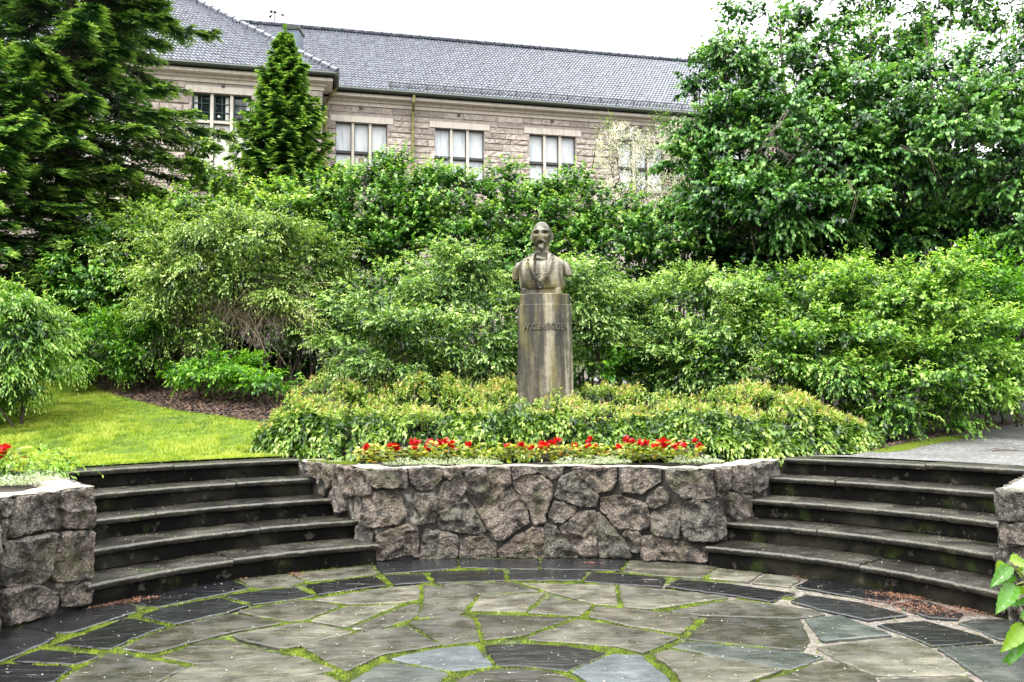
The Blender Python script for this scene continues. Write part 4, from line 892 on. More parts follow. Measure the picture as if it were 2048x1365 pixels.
def bust_mat():
    m, t, b, o = newmat('weathered_bust_stone'); tcn = t.nodes.new('ShaderNodeTexCoord'); p = tcn.outputs['Object']
    st = noise(t, mapping(t, p, (8, 8, 2.0)), 1.0, 5, .6, .3); f = noise(t, p, 90, 5, .7)
    g = t.nodes.new('ShaderNodeNewGeometry')
    col = ramp(t, st, [(.38, (.024, .022, .014)), (.5, (.078, .070, .044)), (.62, (.27, .25, .185))])
    col = mixc(t, ramp(t, noise(t, p, 5, 4), [(.52, 0.0), (.7, .55)]), col, (.27, .22, .02))
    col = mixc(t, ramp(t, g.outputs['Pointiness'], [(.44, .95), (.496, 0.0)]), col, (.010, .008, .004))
    col = mixc(t, ramp(t, f, [(.34, .5), (.46, 0.0)]), col, (.04, .035, .02)); col = mixc(t, ramp(t, f, [(.62, 0.0), (.75, .5)]), col, (.45, .40, .25))
    t.links.new(col, b.inputs['Base Color']); b.inputs['Roughness'].default_value = .38; bump(t, b, f, .003, .6); return m
M['bust'] = bust_mat()
M['letter'] = plain('dark_letter_stone', (.085, .075, .055), .6, 30, .6)
PY = 10.0; pb = at(1088, 593, Y=PY); PX, PZ = float(pb[0]), float(pb[2]); G0 = float(gz(PX, PY))
ped = thing('pedestal', 'tall streaked stone pedestal with carved name, standing in the low hedge under the bust', 'pedestal', (PX, PY, G0-.05))
HT = PZ-ped.location.z
def bowed(halfw, depth, z, n=36):
    """plan: bowed front, straight sides and back"""
    V = []
    for i in range(n+1):
        a = -1+2*i/n; s = abs(a)**2.6
        V.append((halfw*a, -depth*.5-(.105)*(1-s)+.0, z))
    V += [(halfw*1.0, depth*.5, z), (-halfw*1.0, depth*.5, z)]
    return V
def loft(rings):
    V = []; F = []; m = len(rings[0])
    for r in rings: V += r
    for i in range(len(rings)-1):
        for k in range(m): F.append((i*m+k, i*m+(k+1) % m, (i+1)*m+(k+1) % m, (i+1)*m+k))
    F += [tuple(range(m))[::-1], tuple(range((len(rings)-1)*m, len(rings)*m))]
    return V, F
def hw(z): return .332-.030*(z/HT)
zs = [0, .05]+list(np.linspace(.1, HT-.131, 24)); R_ = [bowed(hw(z), .46, z) for z in zs]+[bowed(hw(HT)-.004, .452, HT-.125)]
V, F = loft(R_); mesh('shaft', V, F, M['monument'], ped)
R_ = [bowed(hw(HT)-.016, .44, z) for z in (HT-.1245, HT-.008)]+[bowed(hw(HT)-.026, .425, HT)]
V, F = loft(R_); mesh('top_band', V, F, M['monument'], ped)
# raised name on the bowed front
cu = bpy.data.curves.new('inscription', 'FONT'); cu.body = 'W.C.BR\u00d8GGER'; cu.align_x = 'CENTER'; cu.size = .098; cu.extrude = .011; cu.offset = .0022; cu.space_character = 1.12; cu.resolution_u = 3
tmp = bpy.data.objects.new('tmp', cu); COL.objects.link(tmp); dg = bpy.context.evaluated_depsgraph_get(); dg.update()
me = bpy.data.meshes.new_from_object(tmp.evaluated_get(dg)); bpy.data.objects.remove(tmp); me.name = 'inscription'
zi = float(at(1088, 659, Y=PY-.33)[2])-ped.location.z
xs = [v.co.x for v in me.vertices]; k = .515/(max(xs)-min(xs)); xm = (max(xs)+min(xs))/2
for v in me.vertices:
    x, y, z = v.co; x = (x-xm)*k; h_ = hw(zi); s = min(1, abs(x)/h_)**2.6
    v.co = (x, -.46*.5-.105*(1-s)-.003-z, zi+y*1.05)
link('inscription', me, M['letter'], ped)

def grid_solid(rings):
    V, F = loft([[tuple(p) for p in r] for r in rings]); return V, F
def build_bust():
    mb = MB()
    def ell(c, r, seg=20, rg=14, rot=None):
        V = []; F = []
        for i in range(rg+1):
            th = math.pi*i/rg
            for j in range(seg):
                ph = 2*math.pi*j/seg; v = np.array([r[0]*math.sin(th)*math.cos(ph), r[1]*math.sin(th)*math.sin(ph), r[2]*math.cos(th)])
                if rot is not None: v = rot @ v
                V.append(tuple(v+np.array(c)))
        for i in range(rg):
            for j in range(seg): F.append((i*seg+j, (i+1)*seg+j, (i+1)*seg+(j+1) % seg, i*seg+(j+1) % seg))
        mb.add(V, F)
    # torso: superellipse sections (halfwidth, front depth, back depth, centre y)
    zk = [.070, .085, .12, .18, .25, .31, .355, .39, .425, .452, .478, .505]
    wk = [.258, .264, .268, .272, .276, .282, .286, .276, .240, .196, .146, .106]
    fk = [.150, .168, .182, .192, .194, .186, .174, .160, .145, .128, .112, .094]
    rings = []; n = 96
    for z in np.linspace(.070, .50, 60):
        w = np.interp(z, zk, wk); f = np.interp(z, zk, fk); b_ = f*.78; r = []
        for k in range(n):
            t = 2*math.pi*k/n; c, s = math.cos(t), math.sin(t); e = .78
            x = w*abs(c)**e*(1 if c > 0 else -1); y = (b_ if s > 0 else f)*abs(s)**e*(1 if s > 0 else -1)
            if s < 0:
                vz = z-.190; vw = float(np.interp(z, [.19, .215, .25, .35, .45, .52], [0, .035, .056, .076, .072, .06]))            # shirt opening
                lw = float(np.interp(z, [.085, .12, .20, .30, .38, .46, .50], [.012, .035, .095, .150, .165, .145, .12]))                    # outer lapel edge
                ax = abs(x)
                if vz > 0 and ax < vw: y += .026
                elif ax < lw: y -= .016
                if z < .125: y += .0
            r.append((x, y+.01, z))
        rings.append(r)
    V, F = grid_solid(rings); mb.add(V, F)
    # shoulders and cut arms
    for s in (-1, 1):
        V = []; rr_ = []
        for z, cx, rx, ry in ((.195+(.030 if s > 0 else 0), .318, .040, .085), (.225+(.02 if s > 0 else 0), .314, .046, .092), (.29, .304, .052, .100), (.33, .292, .056, .100), (.365, .272, .058, .090), (.398, .238, .055, .072), (.42, .20, .04, .05)):
            rr_.append([(s*(cx+rx*math.cos(t)), .01+ry*math.sin(t), z) for t in np.linspace(0, 2*math.pi, 28, endpoint=False)])
        V, F = grid_solid(rr_); mb.add(V, F)
    # neck, collar
    mb.add(*grid_solid([[(r*math.cos(t), .015+r*1.05*math.sin(t)+yy, z) for t in np.linspace(0, 2*math.pi, 32, endpoint=False)] for z, r, yy in ((.40, .104, 0), (.46, .101, 0), (.515, .099, -.004), (.518, .086, -.006), (.56, .085, -.010), (.66, .085, -.005))]))
    # head: a displaced ellipsoid with the features carved into the front
    rg, sg = 90, 110; V = []; F = []; c0 = np.array([0, -.012, .705]); 
    def G(x, z, x0, z0, sx, sz): return math.exp(-((x-x0)/sx)**2-((z-z0)/sz)**2)
    for i in range(rg+1):
        th = math.pi*i/rg
        for j in range(sg):
            ph = 2*math.pi*j/sg; nx, ny, nz_ = math.sin(th)*math.cos(ph), math.sin(th)*math.sin(ph), math.cos(th)
            x = .119*nx; y = (.148 if ny > 0 else .140)*ny; z = .168*nz_
            # jaw narrows, skull stays wide
            low = max(0, -nz_); x *= 1-.24*low**1.6; 
            if ny < 0: y *= 1-.06*low**2
            if ny > 0 and nz_ < 0: y *= 1-.45*low
            X, Z = x, z+.705
            if ny < .15:
                fr = min(1, max(0, -ny*1.6)); ax = abs(X); d = 0
                d += .034*G(X, Z, 0, .672, .015, .030)+.018*G(X, Z, 0, .705, .012, .030)      # nose
                d += .012*G(ax, Z, .016, .662, .010, .010)
                d += .020*math.exp(-((Z-(.760-.10*max(0, ax-.05)))/.011)**2)*(1 if ax < .078 else math.exp(-((ax-.078)/.012)**2))*(.15+.85*min(1, ax/.030))     # brows
                d -= .045*G(ax, Z, .051, .727, .030, .017); d += .020*G(X, Z, 0, .735, .012, .022)                                    # deep eye sockets
                d += .020*G(ax, Z, .050, .719, .018, .009)                                    # lids
                d += .010*G(ax, Z, .066, .690, .022, .020)                                    # cheekbones
                d -= .010*G(ax, Z, .060, .645, .018, .022)
                d += .024*math.exp(-((Z-(.640-.40*max(0, ax-.008)))/.014)**2)*math.exp(-(ax/.056)**4)*1.25   # drooping moustache
                d -= .034*G(X, Z, 0, .611, .026, .010)                                        # mouth under it
                d += .048*G(X, Z, 0, .575, .040, .030)                                        # goatee
                d += .006*G(X, Z, 0, .80, .06, .04)
                d -= .006*G(ax, Z, .085, .80, .02, .04)
                y -= d*fr
            # hair: a step across the forehead and the sides
            hair = Z > .842-.5*max(0, -y-.02)*0 and y < .0
            if Z > .845+.012*math.sin(X*30): x *= 1.035; y = y*1.03
            if y > -.035 and Z > .70: x *= 1.03
            V.append((x+c0[0], y+c0[1], Z if not (Z > .845) else Z+.006))
    for i in range(rg):
        for j in range(sg): F.append((i*sg+j, (i+1)*sg+j, (i+1)*sg+(j+1) % sg, i*sg+(j+1) % sg))
    mb.add(V, F)
    for s in (-1, 1):                                                                        # ears
        R = np.array(Matrix.Rotation(s*.35, 3, 'Z')) @ np.array(Matrix.Rotation(-.12, 3, 'X'))
        ell((s*.124, .018, .700), (.013, .024, .040), 12, 10, R)
        ell((s*.120, .006, .672), (.010, .013, .016), 8, 6, R)
    ell((0, -.128, .556), (.034, .030, .030))                                                # tip of the beard
    # plinth block under the torso
    mb.add(*grid_solid([[(sx*w, sy*.135+.01, z) for sx, sy in ((-1, -1), (1, -1), (1, 1), (-1, 1))] for z, w in ((0, .236), (.075, .232))]))
    me = bpy.data.meshes.new('body'); me.from_pydata(mb.v, [], mb.f); me.update()
    o = bpy.data.objects.new('tmp', me); COL.objects.link(o)
    r = o.modifiers.new('r', 'REMESH'); r.mode = 'VOXEL'; r.voxel_size = .0052; r.use_smooth_shade = True
    s_ = o.modifiers.new('s', 'SMOOTH'); s_.factor = .5; s_.iterations = 2
    dg = bpy.context.evaluated_depsgraph_get(); dg.update()
    me2 = bpy.data.meshes.new_from_object(o.evaluated_get(dg)); me2.name = 'body'; bpy.data.objects.remove(o)
    return me2
bust = thing('stone_bust', 'weathered stone bust of a bearded man wearing a chain of office, on the pedestal', 'bust', (PX-.02, PY-.03, PZ+.001), rz=math.radians(-9))
bm_ = build_bust(); link('body', bm_, M['bust'], bust)
# surface lookup on the chest so that the carved chain lies on it
co = np.empty(len(bm_.vertices)*3, np.float32); bm_.vertices.foreach_get('co', co); co = co.reshape(-1, 3); fr_ = co[(co[:, 1] < 0) & (co[:, 2] < .52)]
def front_y(x, z):
    d = (fr_[:, 0]-x)**2+(fr_[:, 2]-z)**2; k = np.argsort(d)[:6]; return float(fr_[k, 1].min())
links = []
for s in (-1, 1):
    for i in range(9):
        t = .12+.88*i/8; links.append((s*float(np.interp(t, [0, .12, .30, .5, .72, .88, 1], [0, .030, .072, .112, .140, .148, .130])), float(np.interp(t, [0, .12, .30, .5, .72, .88, 1], [.168, .176, .205, .260, .335, .400, .462]))))
links.append((0, .166))
for x, z in links:
    y = front_y(x, z)-.002; mb = MB(); a = float(np.interp(abs(x), [0, .03, .07, .11, .14, .15], [0, .35, .75, 1.05, 1.35, 1.55]))*(1 if x > 0 else -1)
    c, s = math.cos(a), math.sin(a)
    for px_, pz_, w_, h_ in ((-.011, 0, .0065, .026), (.011, 0, .0065, .026), (0, 0, .018, .007)):
        def Mx(v, px_=px_, pz_=pz_): 
            lx, lz = v[0]+px_, v[2]+pz_; return (x+lx*c-lz*s, y+v[1], z+lx*s+lz*c)
        mb.box(-w_, w_, -.007, .012, -h_/2, h_/2, M=Mx)
    mb.build('chain_link', M['bust'], bust)
y = front_y(0, .108)-.004; mb = MB()
for r0, r1, d in ((.036, .024, .010), (.016, .010, .012)):
    n = 28; V = []
    for k in range(n):
        t = 2*math.pi*k/n
        for r, dd in ((r0, .016), (r0, -d*.6), ((r0+r1)/2, -d), (r1, -d*.6), (r1, .016)): V.append((r*math.cos(t), y+dd, .106+r*1.12*math.sin(t)))
    mb.add(V, [(k*5+j, k*5+j+1, ((k+1) % n)*5+j+1, ((k+1) % n)*5+j) for k in range(n) for j in range(4)])
mb.tube([(0, y+.02, .106), (0, y-.003, .106)], .030, 20); mb.build('medallion', M['bust'], bust)
y = front_y(0, .425)-.004; mb = MB()
for s in (-1, 1): mb.add([(s*.004, y-.018, .430), (s*.004, y-.018, .416), (s*.060, y-.006, .412), (s*.060, y-.006, .436), (s*.004, y+.03, .430), (s*.004, y+.03, .416), (s*.060, y+.04, .412), (s*.060, y+.04, .436)],
                         [(0, 1, 2, 3)[::s], (0, 4, 5, 1), (1, 5, 6, 2), (2, 6, 7, 3), (3, 7, 4, 0)])
mb.box(-.010, .010, y-.022, y+.01, .414, .434); mb.build('bow_tie', M['bust'], bust)
# ---------------------------------------------------------------- leaves and shrubs
def leaf_arrays(P, D, Nn, L, W, tint, shape='s', fold=.22, droop=.12):
    D = unit(D); S = unit(np.cross(D, Nn)); Nn = np.cross(S, D); L = L[:, None]; W = W[:, None]; n = len(P)
    tip = P+D*L-Nn*L*droop
    if shape == 's':
        l = P+D*L*.42+S*W*.5+Nn*W*fold; r = P+D*L*.42-S*W*.5+Nn*W*fold
        V = np.stack([P, r, tip, l], 1).reshape(-1, 3); b = np.arange(n)[:, None]*4
        F = np.concatenate([b+[0, 1, 2], b+[0, 2, 3]], 0); T = np.repeat(tint, 4)
    else:
        l1 = P+D*L*.16+S*W*.47+Nn*W*fold; r1 = P+D*L*.16-S*W*.47+Nn*W*fold
        l2 = P+D*L*.58+S*W*.36+Nn*W*fold*.7-Nn*L*droop*.3; r2 = P+D*L*.58-S*W*.36+Nn*W*fold*.7-Nn*L*droop*.3
        V = np.stack([P, r1, r2, tip, l2, l1], 1).reshape(-1, 3); b = np.arange(n)[:, None]*6
        F = np.concatenate([b+[0, 1, 2], b+[0, 2, 3], b+[0, 3, 4], b+[0, 4, 5]], 0); T = np.repeat(tint, 6)
    return V, F, T
class Foliage:
    def __init__(s): s.V = []; s.F = []; s.T = []; s.n = 0
    def add(s, V, F, T): s.V.append(V); s.F.append(F+s.n); s.T.append(T); s.n += len(V)
    def build(s, name, mat, parent):
        o = bigmesh(name, np.concatenate(s.V)-np.array(parent.location), np.concatenate(s.F), mat, parent, np.clip(np.concatenate(s.T), 0, 1)); return o
TRIS = [0]
def shoots(fol, P, D, L, k, leafL, leafW, shape='s', sag=.25, droop=.3, t0=.15, base_t=.25, spread_=.8, tipb=.55, jit=.15, upn=1.25, stems=None):
    """leafy shoots: P tips' bases, D directions, L lengths; k leaves on each"""
    n = len(P); D = unit(D); t = np.linspace(t0, 1, k)[None]; t = t+rng.normal(0, .5/k*.5, (n, k)); t = np.clip(t, .02, 1.02)
    pos = P[:, None]+D[:, None]*(L[:, None]*t)[..., None]; pos[..., 2] -= sag*L[:, None]*t**2
    dd = D[:, None]+np.zeros((n, k, 3)); dd[..., 2] -= 2*sag*t*.8
    side = rng.normal(0, 1, (n, k, 3)); side -= (side*dd).sum(-1, keepdims=True)*dd/((dd**2).sum(-1, keepdims=True)+1e-9); side = unit(side)
    w = spread_*np.clip(1.25-t, .25, 1)[..., None]
    ax = unit(dd)*.55+side*w; ax[..., 2] -= droop
    nn = np.zeros((n, k, 3)); nn[..., 2] = upn; nn += rng.normal(0, .38, (n, k, 3))+.35*D[:, None]
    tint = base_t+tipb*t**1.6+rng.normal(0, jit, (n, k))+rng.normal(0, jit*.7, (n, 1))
    sc_ = rng.uniform(.65, 1.2, (n, k))*(1-.35*t**3); Ls = leafL*sc_; Ws = leafW*sc_
    V, F, T = leaf_arrays(pos.reshape(-1, 3), ax.reshape(-1, 3), nn.reshape(-1, 3), Ls.ravel(), Ws.ravel(), np.clip(tint.ravel(), 0, 1), shape, droop=.10)
    fol.add(V, F, T)
def ell_points(c, r, n, keep_back=.25, bottom=-.75):
    v = unit(rng.normal(0, 1, (n, 3))); v = v[v[:, 2] > bottom]
    nn = unit(v/np.array(r)); cam_ = unit(np.array([0, 0, EYE])-np.array(c))
    face = (nn*cam_).sum(1); v_keep = (face > -.25) | (rng.uniform(0, 1, len(v)) < keep_back); return v[v_keep], nn[v_keep]
def shrub(name, label, cat, mat, lobes, leafL, leafW, shape='s', dens=1.0, sag=.25, droop=.3, slen=.35, k=9, up=.35, rough=.22, spread_=.8, tops=None, group=None,
          base_t=.22, tipb=.55, base=None, stemr=.02, nstem=7, twigs=0, inner=True, freq=2.2, fine=1.0, clump=.24):
    """lobes: (px, py, Y, rx_px, rz_px, ry_m) placed by where they are seen and how far away they stand"""
    Ls = []
    for (px, py, Y, rx, rz, ry) in lobes:
        c = at(px, py, Y=Y); Ls.append((c, np.array([rx*Y/FPX, ry, rz*Y/FPX])))
    cx = np.mean([c[0] for c, _ in Ls]); cy = np.mean([c[1] for c, _ in Ls])
    root = thing(name, label, cat, (float(cx), float(cy), float(gz(cx, cy))), group)
    fol = Foliage(); area_leaf = leafL*leafW*.55; sh = rng.uniform(0, 99)
    for li, (c, r) in enumerate(Ls):
        A = 4*math.pi*(((r[0]*r[1])**1.6+(r[0]*r[2])**1.6+(r[1]*r[2])**1.6)/3)**(1/1.6)
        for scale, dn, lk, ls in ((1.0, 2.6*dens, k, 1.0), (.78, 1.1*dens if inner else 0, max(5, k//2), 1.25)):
            ns = int(A*scale*scale*dn/(area_leaf*ls*ls*lk))
            if ns < 3: continue
            # branch pads: shoots gathered in flat clumps with shade between them
            rc = clump*(1.0 if scale == 1 else 1.3); ncl = max(6, int(A*.75*scale*scale/(rc*rc*1.5)))
            vc, nc = ell_points(c, r, ncl)
            if len(vc) == 0: continue
            fcl = 1+rough*fbm(vc*freq+sh+li*7, 3, 4)+.07*rng.normal(0, 1, len(vc))*scale
            Pc = c+vc*r*(fcl*scale)[:, None]; wgt = rng.uniform(.5, 1.6, len(vc)); wgt /= wgt.sum(); toff = rng.normal(0, .10, len(vc))
            ci = rng.choice(len(vc), int(ns*.58), p=wgt); off_ = rng.normal(0, 1, (len(ci), 3))*np.array([rc*.52, rc*.52, rc*.24])
            P = Pc[ci]+off_; nn = nc[ci]; hz = np.clip(off_[:, 2]/(rc*.24), -1.5, 1.5)
            ok = P[:, 2] > gz(P[:, 0], P[:, 1])+.03
            for lj, (c2, r2) in enumerate(Ls):
                if lj != li: ok &= (((P-c2)/r2)**2).sum(1) > .55*scale
            P, nn, off_, tf, hz = P[ok], nn[ok], off_[ok], toff[ci][ok], hz[ok]
            if len(P) == 0: continue
            D = nn*.8+off_/rc*.9+rng.normal(0, .28, P.shape); D[:, 2] += up; L = slen*rng.uniform(.45, 1.3, len(P)); D = unit(D)
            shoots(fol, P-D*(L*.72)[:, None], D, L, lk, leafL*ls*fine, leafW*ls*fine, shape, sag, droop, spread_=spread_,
                   base_t=(base_t+tf+.05*hz)[:, None]-(0 if scale == 1 else .14), tipb=tipb if scale == 1 else .1)  # inner shell darker: crown shade painted into the leaf tint
    # upright leader shoots that break the outline: (px, py tip, Y, length m, leaf count)
    stm = MB()
    for (px, py, Y, L, kk) in (tops or []):
        tip = at(px, py, Y=Y); d = unit(np.array([rng.normal(0, .12), rng.normal(0, .1), 1.0])); b = tip-d*L
        m = 5; P = np.repeat(b[None], m, 0)+rng.normal(0, .015, (m, 3)); DD = np.repeat(d[None], m, 0)+rng.normal(0, .14, (m, 3))
        shoots(fol, P, DD, np.full(m, L)*rng.uniform(.75, 1.0, m), kk, leafL*1.05, leafW*1.05, shape, .02, .25, t0=.25, spread_=1.0, base_t=.35, tipb=.5)
        stm.tube([b-d*.5-root.location, (b+tip)/2-root.location, tip-root.location], [.012, .008, .003], 4)
    for (c, r) in Ls:
        for _ in range(max(2, nstem//len(Ls)+1) if nstem > 0 else 0):
            g = np.array([c[0]+rng.normal(0, r[0]*.25), c[1]+rng.normal(0, .15), 0]); g[2] = float(gz(g[0], g[1]))-.05
            e = c+r*rng.uniform(-.6, .6, 3)+np.array([0, 0, r[2]*.25]); mid = (g+e)/2+rng.normal(0, .12, 3)
            stm.tube([g-root.location, mid-root.location, e-root.location], [stemr, stemr*.7, stemr*.3], 5)
    if twigs:
        for _ in range(twigs):
            c, r = Ls[rng.integers(len(Ls))]; v = unit(rng.normal(0, 1, 3)); v[1] = -abs(v[1]); 
            a = c+v*r*.8; b = c+v*r*1.03+rng.normal(0, .08, 3); stm.tube([a-root.location, b-root.location], [.006, .002], 3)
    foo = fol.build('foliage', mat, root)
    if stm.v: stm.build('stems', M['bark'], root); TRIS[0] += len(foo.data.polygons)
    return root
G1, G2, G3 = (.010, .030, .006), (.035, .10, .016), (.10, .22, .035)
M['lilac'] = leaf_mat('lilac_leaf', [(0, (.005, .020, .004)), (.3, (.030, .115, .016)), (.6, (.12, .30, .040)), (1, (.40, .56, .13))], .33, .27)
M['lilac_d'] = leaf_mat('tree_leaf', [(0, (.004, .016, .004)), (.33, (.026, .105, .018)), (.6, (.095, .26, .042)), (1, (.27, .46, .11))], .33, .24)
M['lilac_l'] = leaf_mat('young_lilac_leaf', [(0, (.008, .028, .005)), (.3, (.060, .17, .020)), (.6, (.21, .38, .050)), (1, (.52, .64, .18))], .36, .32)
M['lime'] = leaf_mat('lime_leaf', [(0, (.006, .026, .004)), (.3, (.048, .15, .014)), (.6, (.19, .37, .045)), (1, (.52, .68, .21))], .38, .34)
M['fine'] = leaf_mat('fine_leaf', [(0, (.007, .024, .005)), (.3, (.055, .14, .024)), (.6, (.22, .38, .075)), (1, (.58, .70, .30))], .38, .32)
M['olive'] = leaf_mat('olive_leaf', [(0, (.010, .022, .004)), (.3, (.070, .15, .022)), (.6, (.24, .38, .070)), (1, (.58, .69, .26))], .34, .3)
M['bright'] = leaf_mat('bright_leaf', [(0, (.012, .05, .005)), (.4, (.06, .20, .012)), (.8, (.18, .40, .025)), (1, (.34, .55, .06))], .36, .34)
M['hedge'] = leaf_mat('low_hedge_leaf', [(0, (.004, .014, .002)), (.28, (.030, .088, .008)), (.52, (.17, .30, .035)), (.76, (.38, .50, .12)), (.93, (.52, .52, .17)), (1, (.42, .27, .10))], .34, .22, .5)
# back row of tall lilacs (heart-shaped leaves) with bare leader shoots
row = 'tall lilac shrubs in a row in front of the building'
def lil(label, lobes, tops, mat='lilac', **kw):
    d = dict(slen=.50, k=13, rough=.40, freq=1.7, group=row, tops=tops, sag=.15, droop=.45, up=.6, dens=1.0); d.update(kw)
    return shrub('lilac_shrub', label, 'shrub', M[mat], lobes, .082, .064, 'h', **d)
lil('pale green lilac shrub below the broad fir boughs, leftmost of the back row', [(300, 470, 15, 115, 95, .9), (385, 450, 14.6, 90, 80, .8), (240, 520, 14.5, 80, 100, .8), (330, 590, 14.5, 120, 100, .8), (425, 350, 15, 32, 22, .3), (395, 300, 15.3, 26, 16, .25), (270, 410, 15, 40, 30, .3)],
    [(290, 375, 15, .9, 9), (420, 345, 15, 1.0, 9), (350, 390, 15, .7, 8), (240, 410, 15, .7, 8), (400, 300, 15.4, .9, 9)], 'lilac_l')
lil('light green lilac shrub in front of the small fir, its shoots before the wing window', [(500, 460, 15, 100, 85, .9), (590, 475, 14.7, 95, 90, .8), (540, 560, 14.6, 120, 110, .8), (640, 430, 15, 60, 70, .7), (460, 355, 15, 26, 25, .25), (590, 395, 15, 40, 30, .3)],
    [(445, 340, 15, 1.1, 9), (470, 360, 15, .9, 9), (530, 385, 15, .7, 8), (600, 370, 15, .8, 8), (650, 385, 15, .7, 8)], 'lilac_l')
lil('green lilac shrub below the first large window and the downpipe', [(720, 430, 15, 90, 85, .9), (800, 430, 14.8, 80, 90, .9), (750, 520, 14.5, 120, 110, .8), (785, 345, 15, 34, 32, .3), (700, 375, 15, 34, 26, .3)],
    [(700, 350, 15, .8, 9), (760, 322, 15, .9, 10), (795, 310, 15, .9, 10), (680, 380, 15, .7, 8), (820, 360, 15, .7, 8)], 'lilac')
lil('tall green lilac shrub rising in front of the second large window', [(890, 425, 15, 75, 90, .9), (960, 480, 14.6, 75, 85, .8), (880, 530, 14.5, 110, 110, .8), (882, 345, 15, 36, 36, .3), (1012, 340, 15, 20, 26, .2), (985, 358, 15, 18, 18, .2)],
    [(870, 312, 15, 1.0, 11), (905, 325, 15, 1.0, 11), (860, 350, 15, .8, 9), (945, 350, 15, .8, 8), (925, 360, 14.8, .8, 9), (985, 335, 15, 1.3, 8), (1015, 312, 15, 1.4, 9)], 'lilac')
lil('dark green lilac shrub directly behind the head of the bust', [(1060, 460, 15, 80, 85, .9), (1130, 440, 14.8, 80, 80, .9), (1090, 540, 14.4, 120, 110, .8), (1150, 362, 15, 24, 26, .25), (1075, 385, 15, 30, 22, .25)],
    [(1060, 380, 15, .7, 9), (1150, 345, 15, .9, 10), (1100, 375, 15, .8, 9), (1130, 360, 15, .8, 9), (1205, 385, 15, .6, 8)], 'lilac')
lil('dark green lilac shrub between the bust and the leaning tree, under the white blossom', [(1230, 480, 14.6, 100, 90, .9), (1330, 490, 14.4, 100, 85, .9), (1240, 570, 14.2, 130, 110, .8), (1400, 500, 14.2, 90, 80, .8), (1205, 380, 15, 24, 18, .2)],
    [(1190, 400, 15, .7, 8), (1260, 400, 14.8, .6, 8)], 'lilac')
# flowering shrub with cream blossom
ws = shrub('flowering_shrub', 'loose pale shrub with cream blossom in front of the fourth large window', 'shrub', M['olive'], [(1290, 360, 17, 85, 75, .8), (1240, 300, 17, 45, 55, .5), (1350, 290, 17, 60, 60, .6), (1370, 400, 16.6, 80, 70, .7), (1255, 420, 16.5, 70, 60, .7)],
           .050, .026, dens=.16, base_t=-.02, tipb=.35, slen=.5, k=9, sag=.1, droop=.2, tops=[(1200, 240, 17, .6, 7), (1225, 262, 17, .7, 7), (1290, 255, 17, .7, 7), (1330, 240, 17, .7, 7)], inner=False, twigs=160, nstem=16, rough=.3)
M['blossom'] = leaf_mat('cream_blossom', [(0, (.62, .58, .50)), (1, (.85, .84, .78))], .6, .2)
fb = Foliage()
for (px, py, Y, rx, rz) in ((1290, 355, 16.8, 85, 70), (1240, 300, 16.9, 45, 50), (1350, 300, 16.8, 60, 55), (1370, 400, 16.4, 80, 65), (1255, 415, 16.3, 70, 60)):
    c = at(px, py, Y=Y); r = np.array([rx*Y/FPX, .6, rz*Y/FPX]); v, nn = ell_points(c, r, 330); P = c+v*r*rng.uniform(.85, 1.1, (len(v), 1))
    m = 7; P = np.repeat(P, m, 0)+rng.normal(0, .035, (len(P)*m, 3)); n = len(P)
    fb.add(*leaf_arrays(P, rng.normal(0, 1, (n, 3)), rng.normal(0, 1, (n, 3)), rng.uniform(.02, .045, n), rng.uniform(.02, .04, n), rng.uniform(0, 1, n)))
fb.build('blossom', M['blossom'], ws)
# the big leafy trees on the right
def tree(label, lobes, tops, trunk, mat='lilac_d', **kw):
    d = dict(slen=.60, k=15, rough=.38, base_t=.25, clump=.26, tops=tops, sag=.25, droop=.55, up=.25, dens=1.15, stemr=.03, nstem=9); d.update(kw)
    t = shrub('leafy_tree', label, 'tree', M[mat], lobes, .092, .070, 'h', **d)
    mb = MB(); g = np.array(trunk[0], float)
    for e in trunk[1:]:
        e = np.array(e, float); mid = (g+e)/2+np.array([rng.normal(0, .2), 0, .2]); mb.tube([g-t.location, (g*.6+mid*.4)-t.location, mid-t.location, e-t.location], [.11, .085, .06, .02], 7)
    mb.build('trunk', M['bark'], t); return t
def tp(px, py, Y): return tuple(at(px, py, Y=Y))
def gp(px, Y): q = at(px, 700, Y=Y); return (q[0], q[1], float(gz(q[0], q[1]))-.1)
tree('big leaning tree with heart shaped leaves reaching left over the roof edge', [(1640, 320, 14, 130, 130, 1.3), (1530, 300, 14.2, 110, 110, 1.1), (1450, 400, 14, 110, 90, 1.0), (1560, 430, 13.4, 150, 80, 1.1), (1500, 200, 14.6, 80, 70, .8), (1600, 170, 14.6, 100, 90, .9), (1430, 240, 14.3, 65, 45, .6), (1385, 165, 14.4, 32, 16, .3), (1440, 90, 14.6, 30, 24, .3), (1470, 130, 14.5, 55, 40, .5), (1400, 330, 14.2, 60, 50, .5)],
     [(1440, 60, 15, .8, 9), (1390, 150, 14.8, .6, 8), (1420, 65, 15, .9, 8), (1530, 40, 15, 1.2, 10), (1560, 0, 15, 1.3, 10), (1500, 110, 15, .9, 9), (1590, 20, 15, 1.3, 10), (1650, 30, 15, 1.3, 9)],
     [gp(1620, 14.3), tp(1500, 250, 14.3), tp(1640, 200, 14.3), tp(1440, 380, 14.1), tp(1560, 60, 14.8), tp(1570, 400, 13.8)])
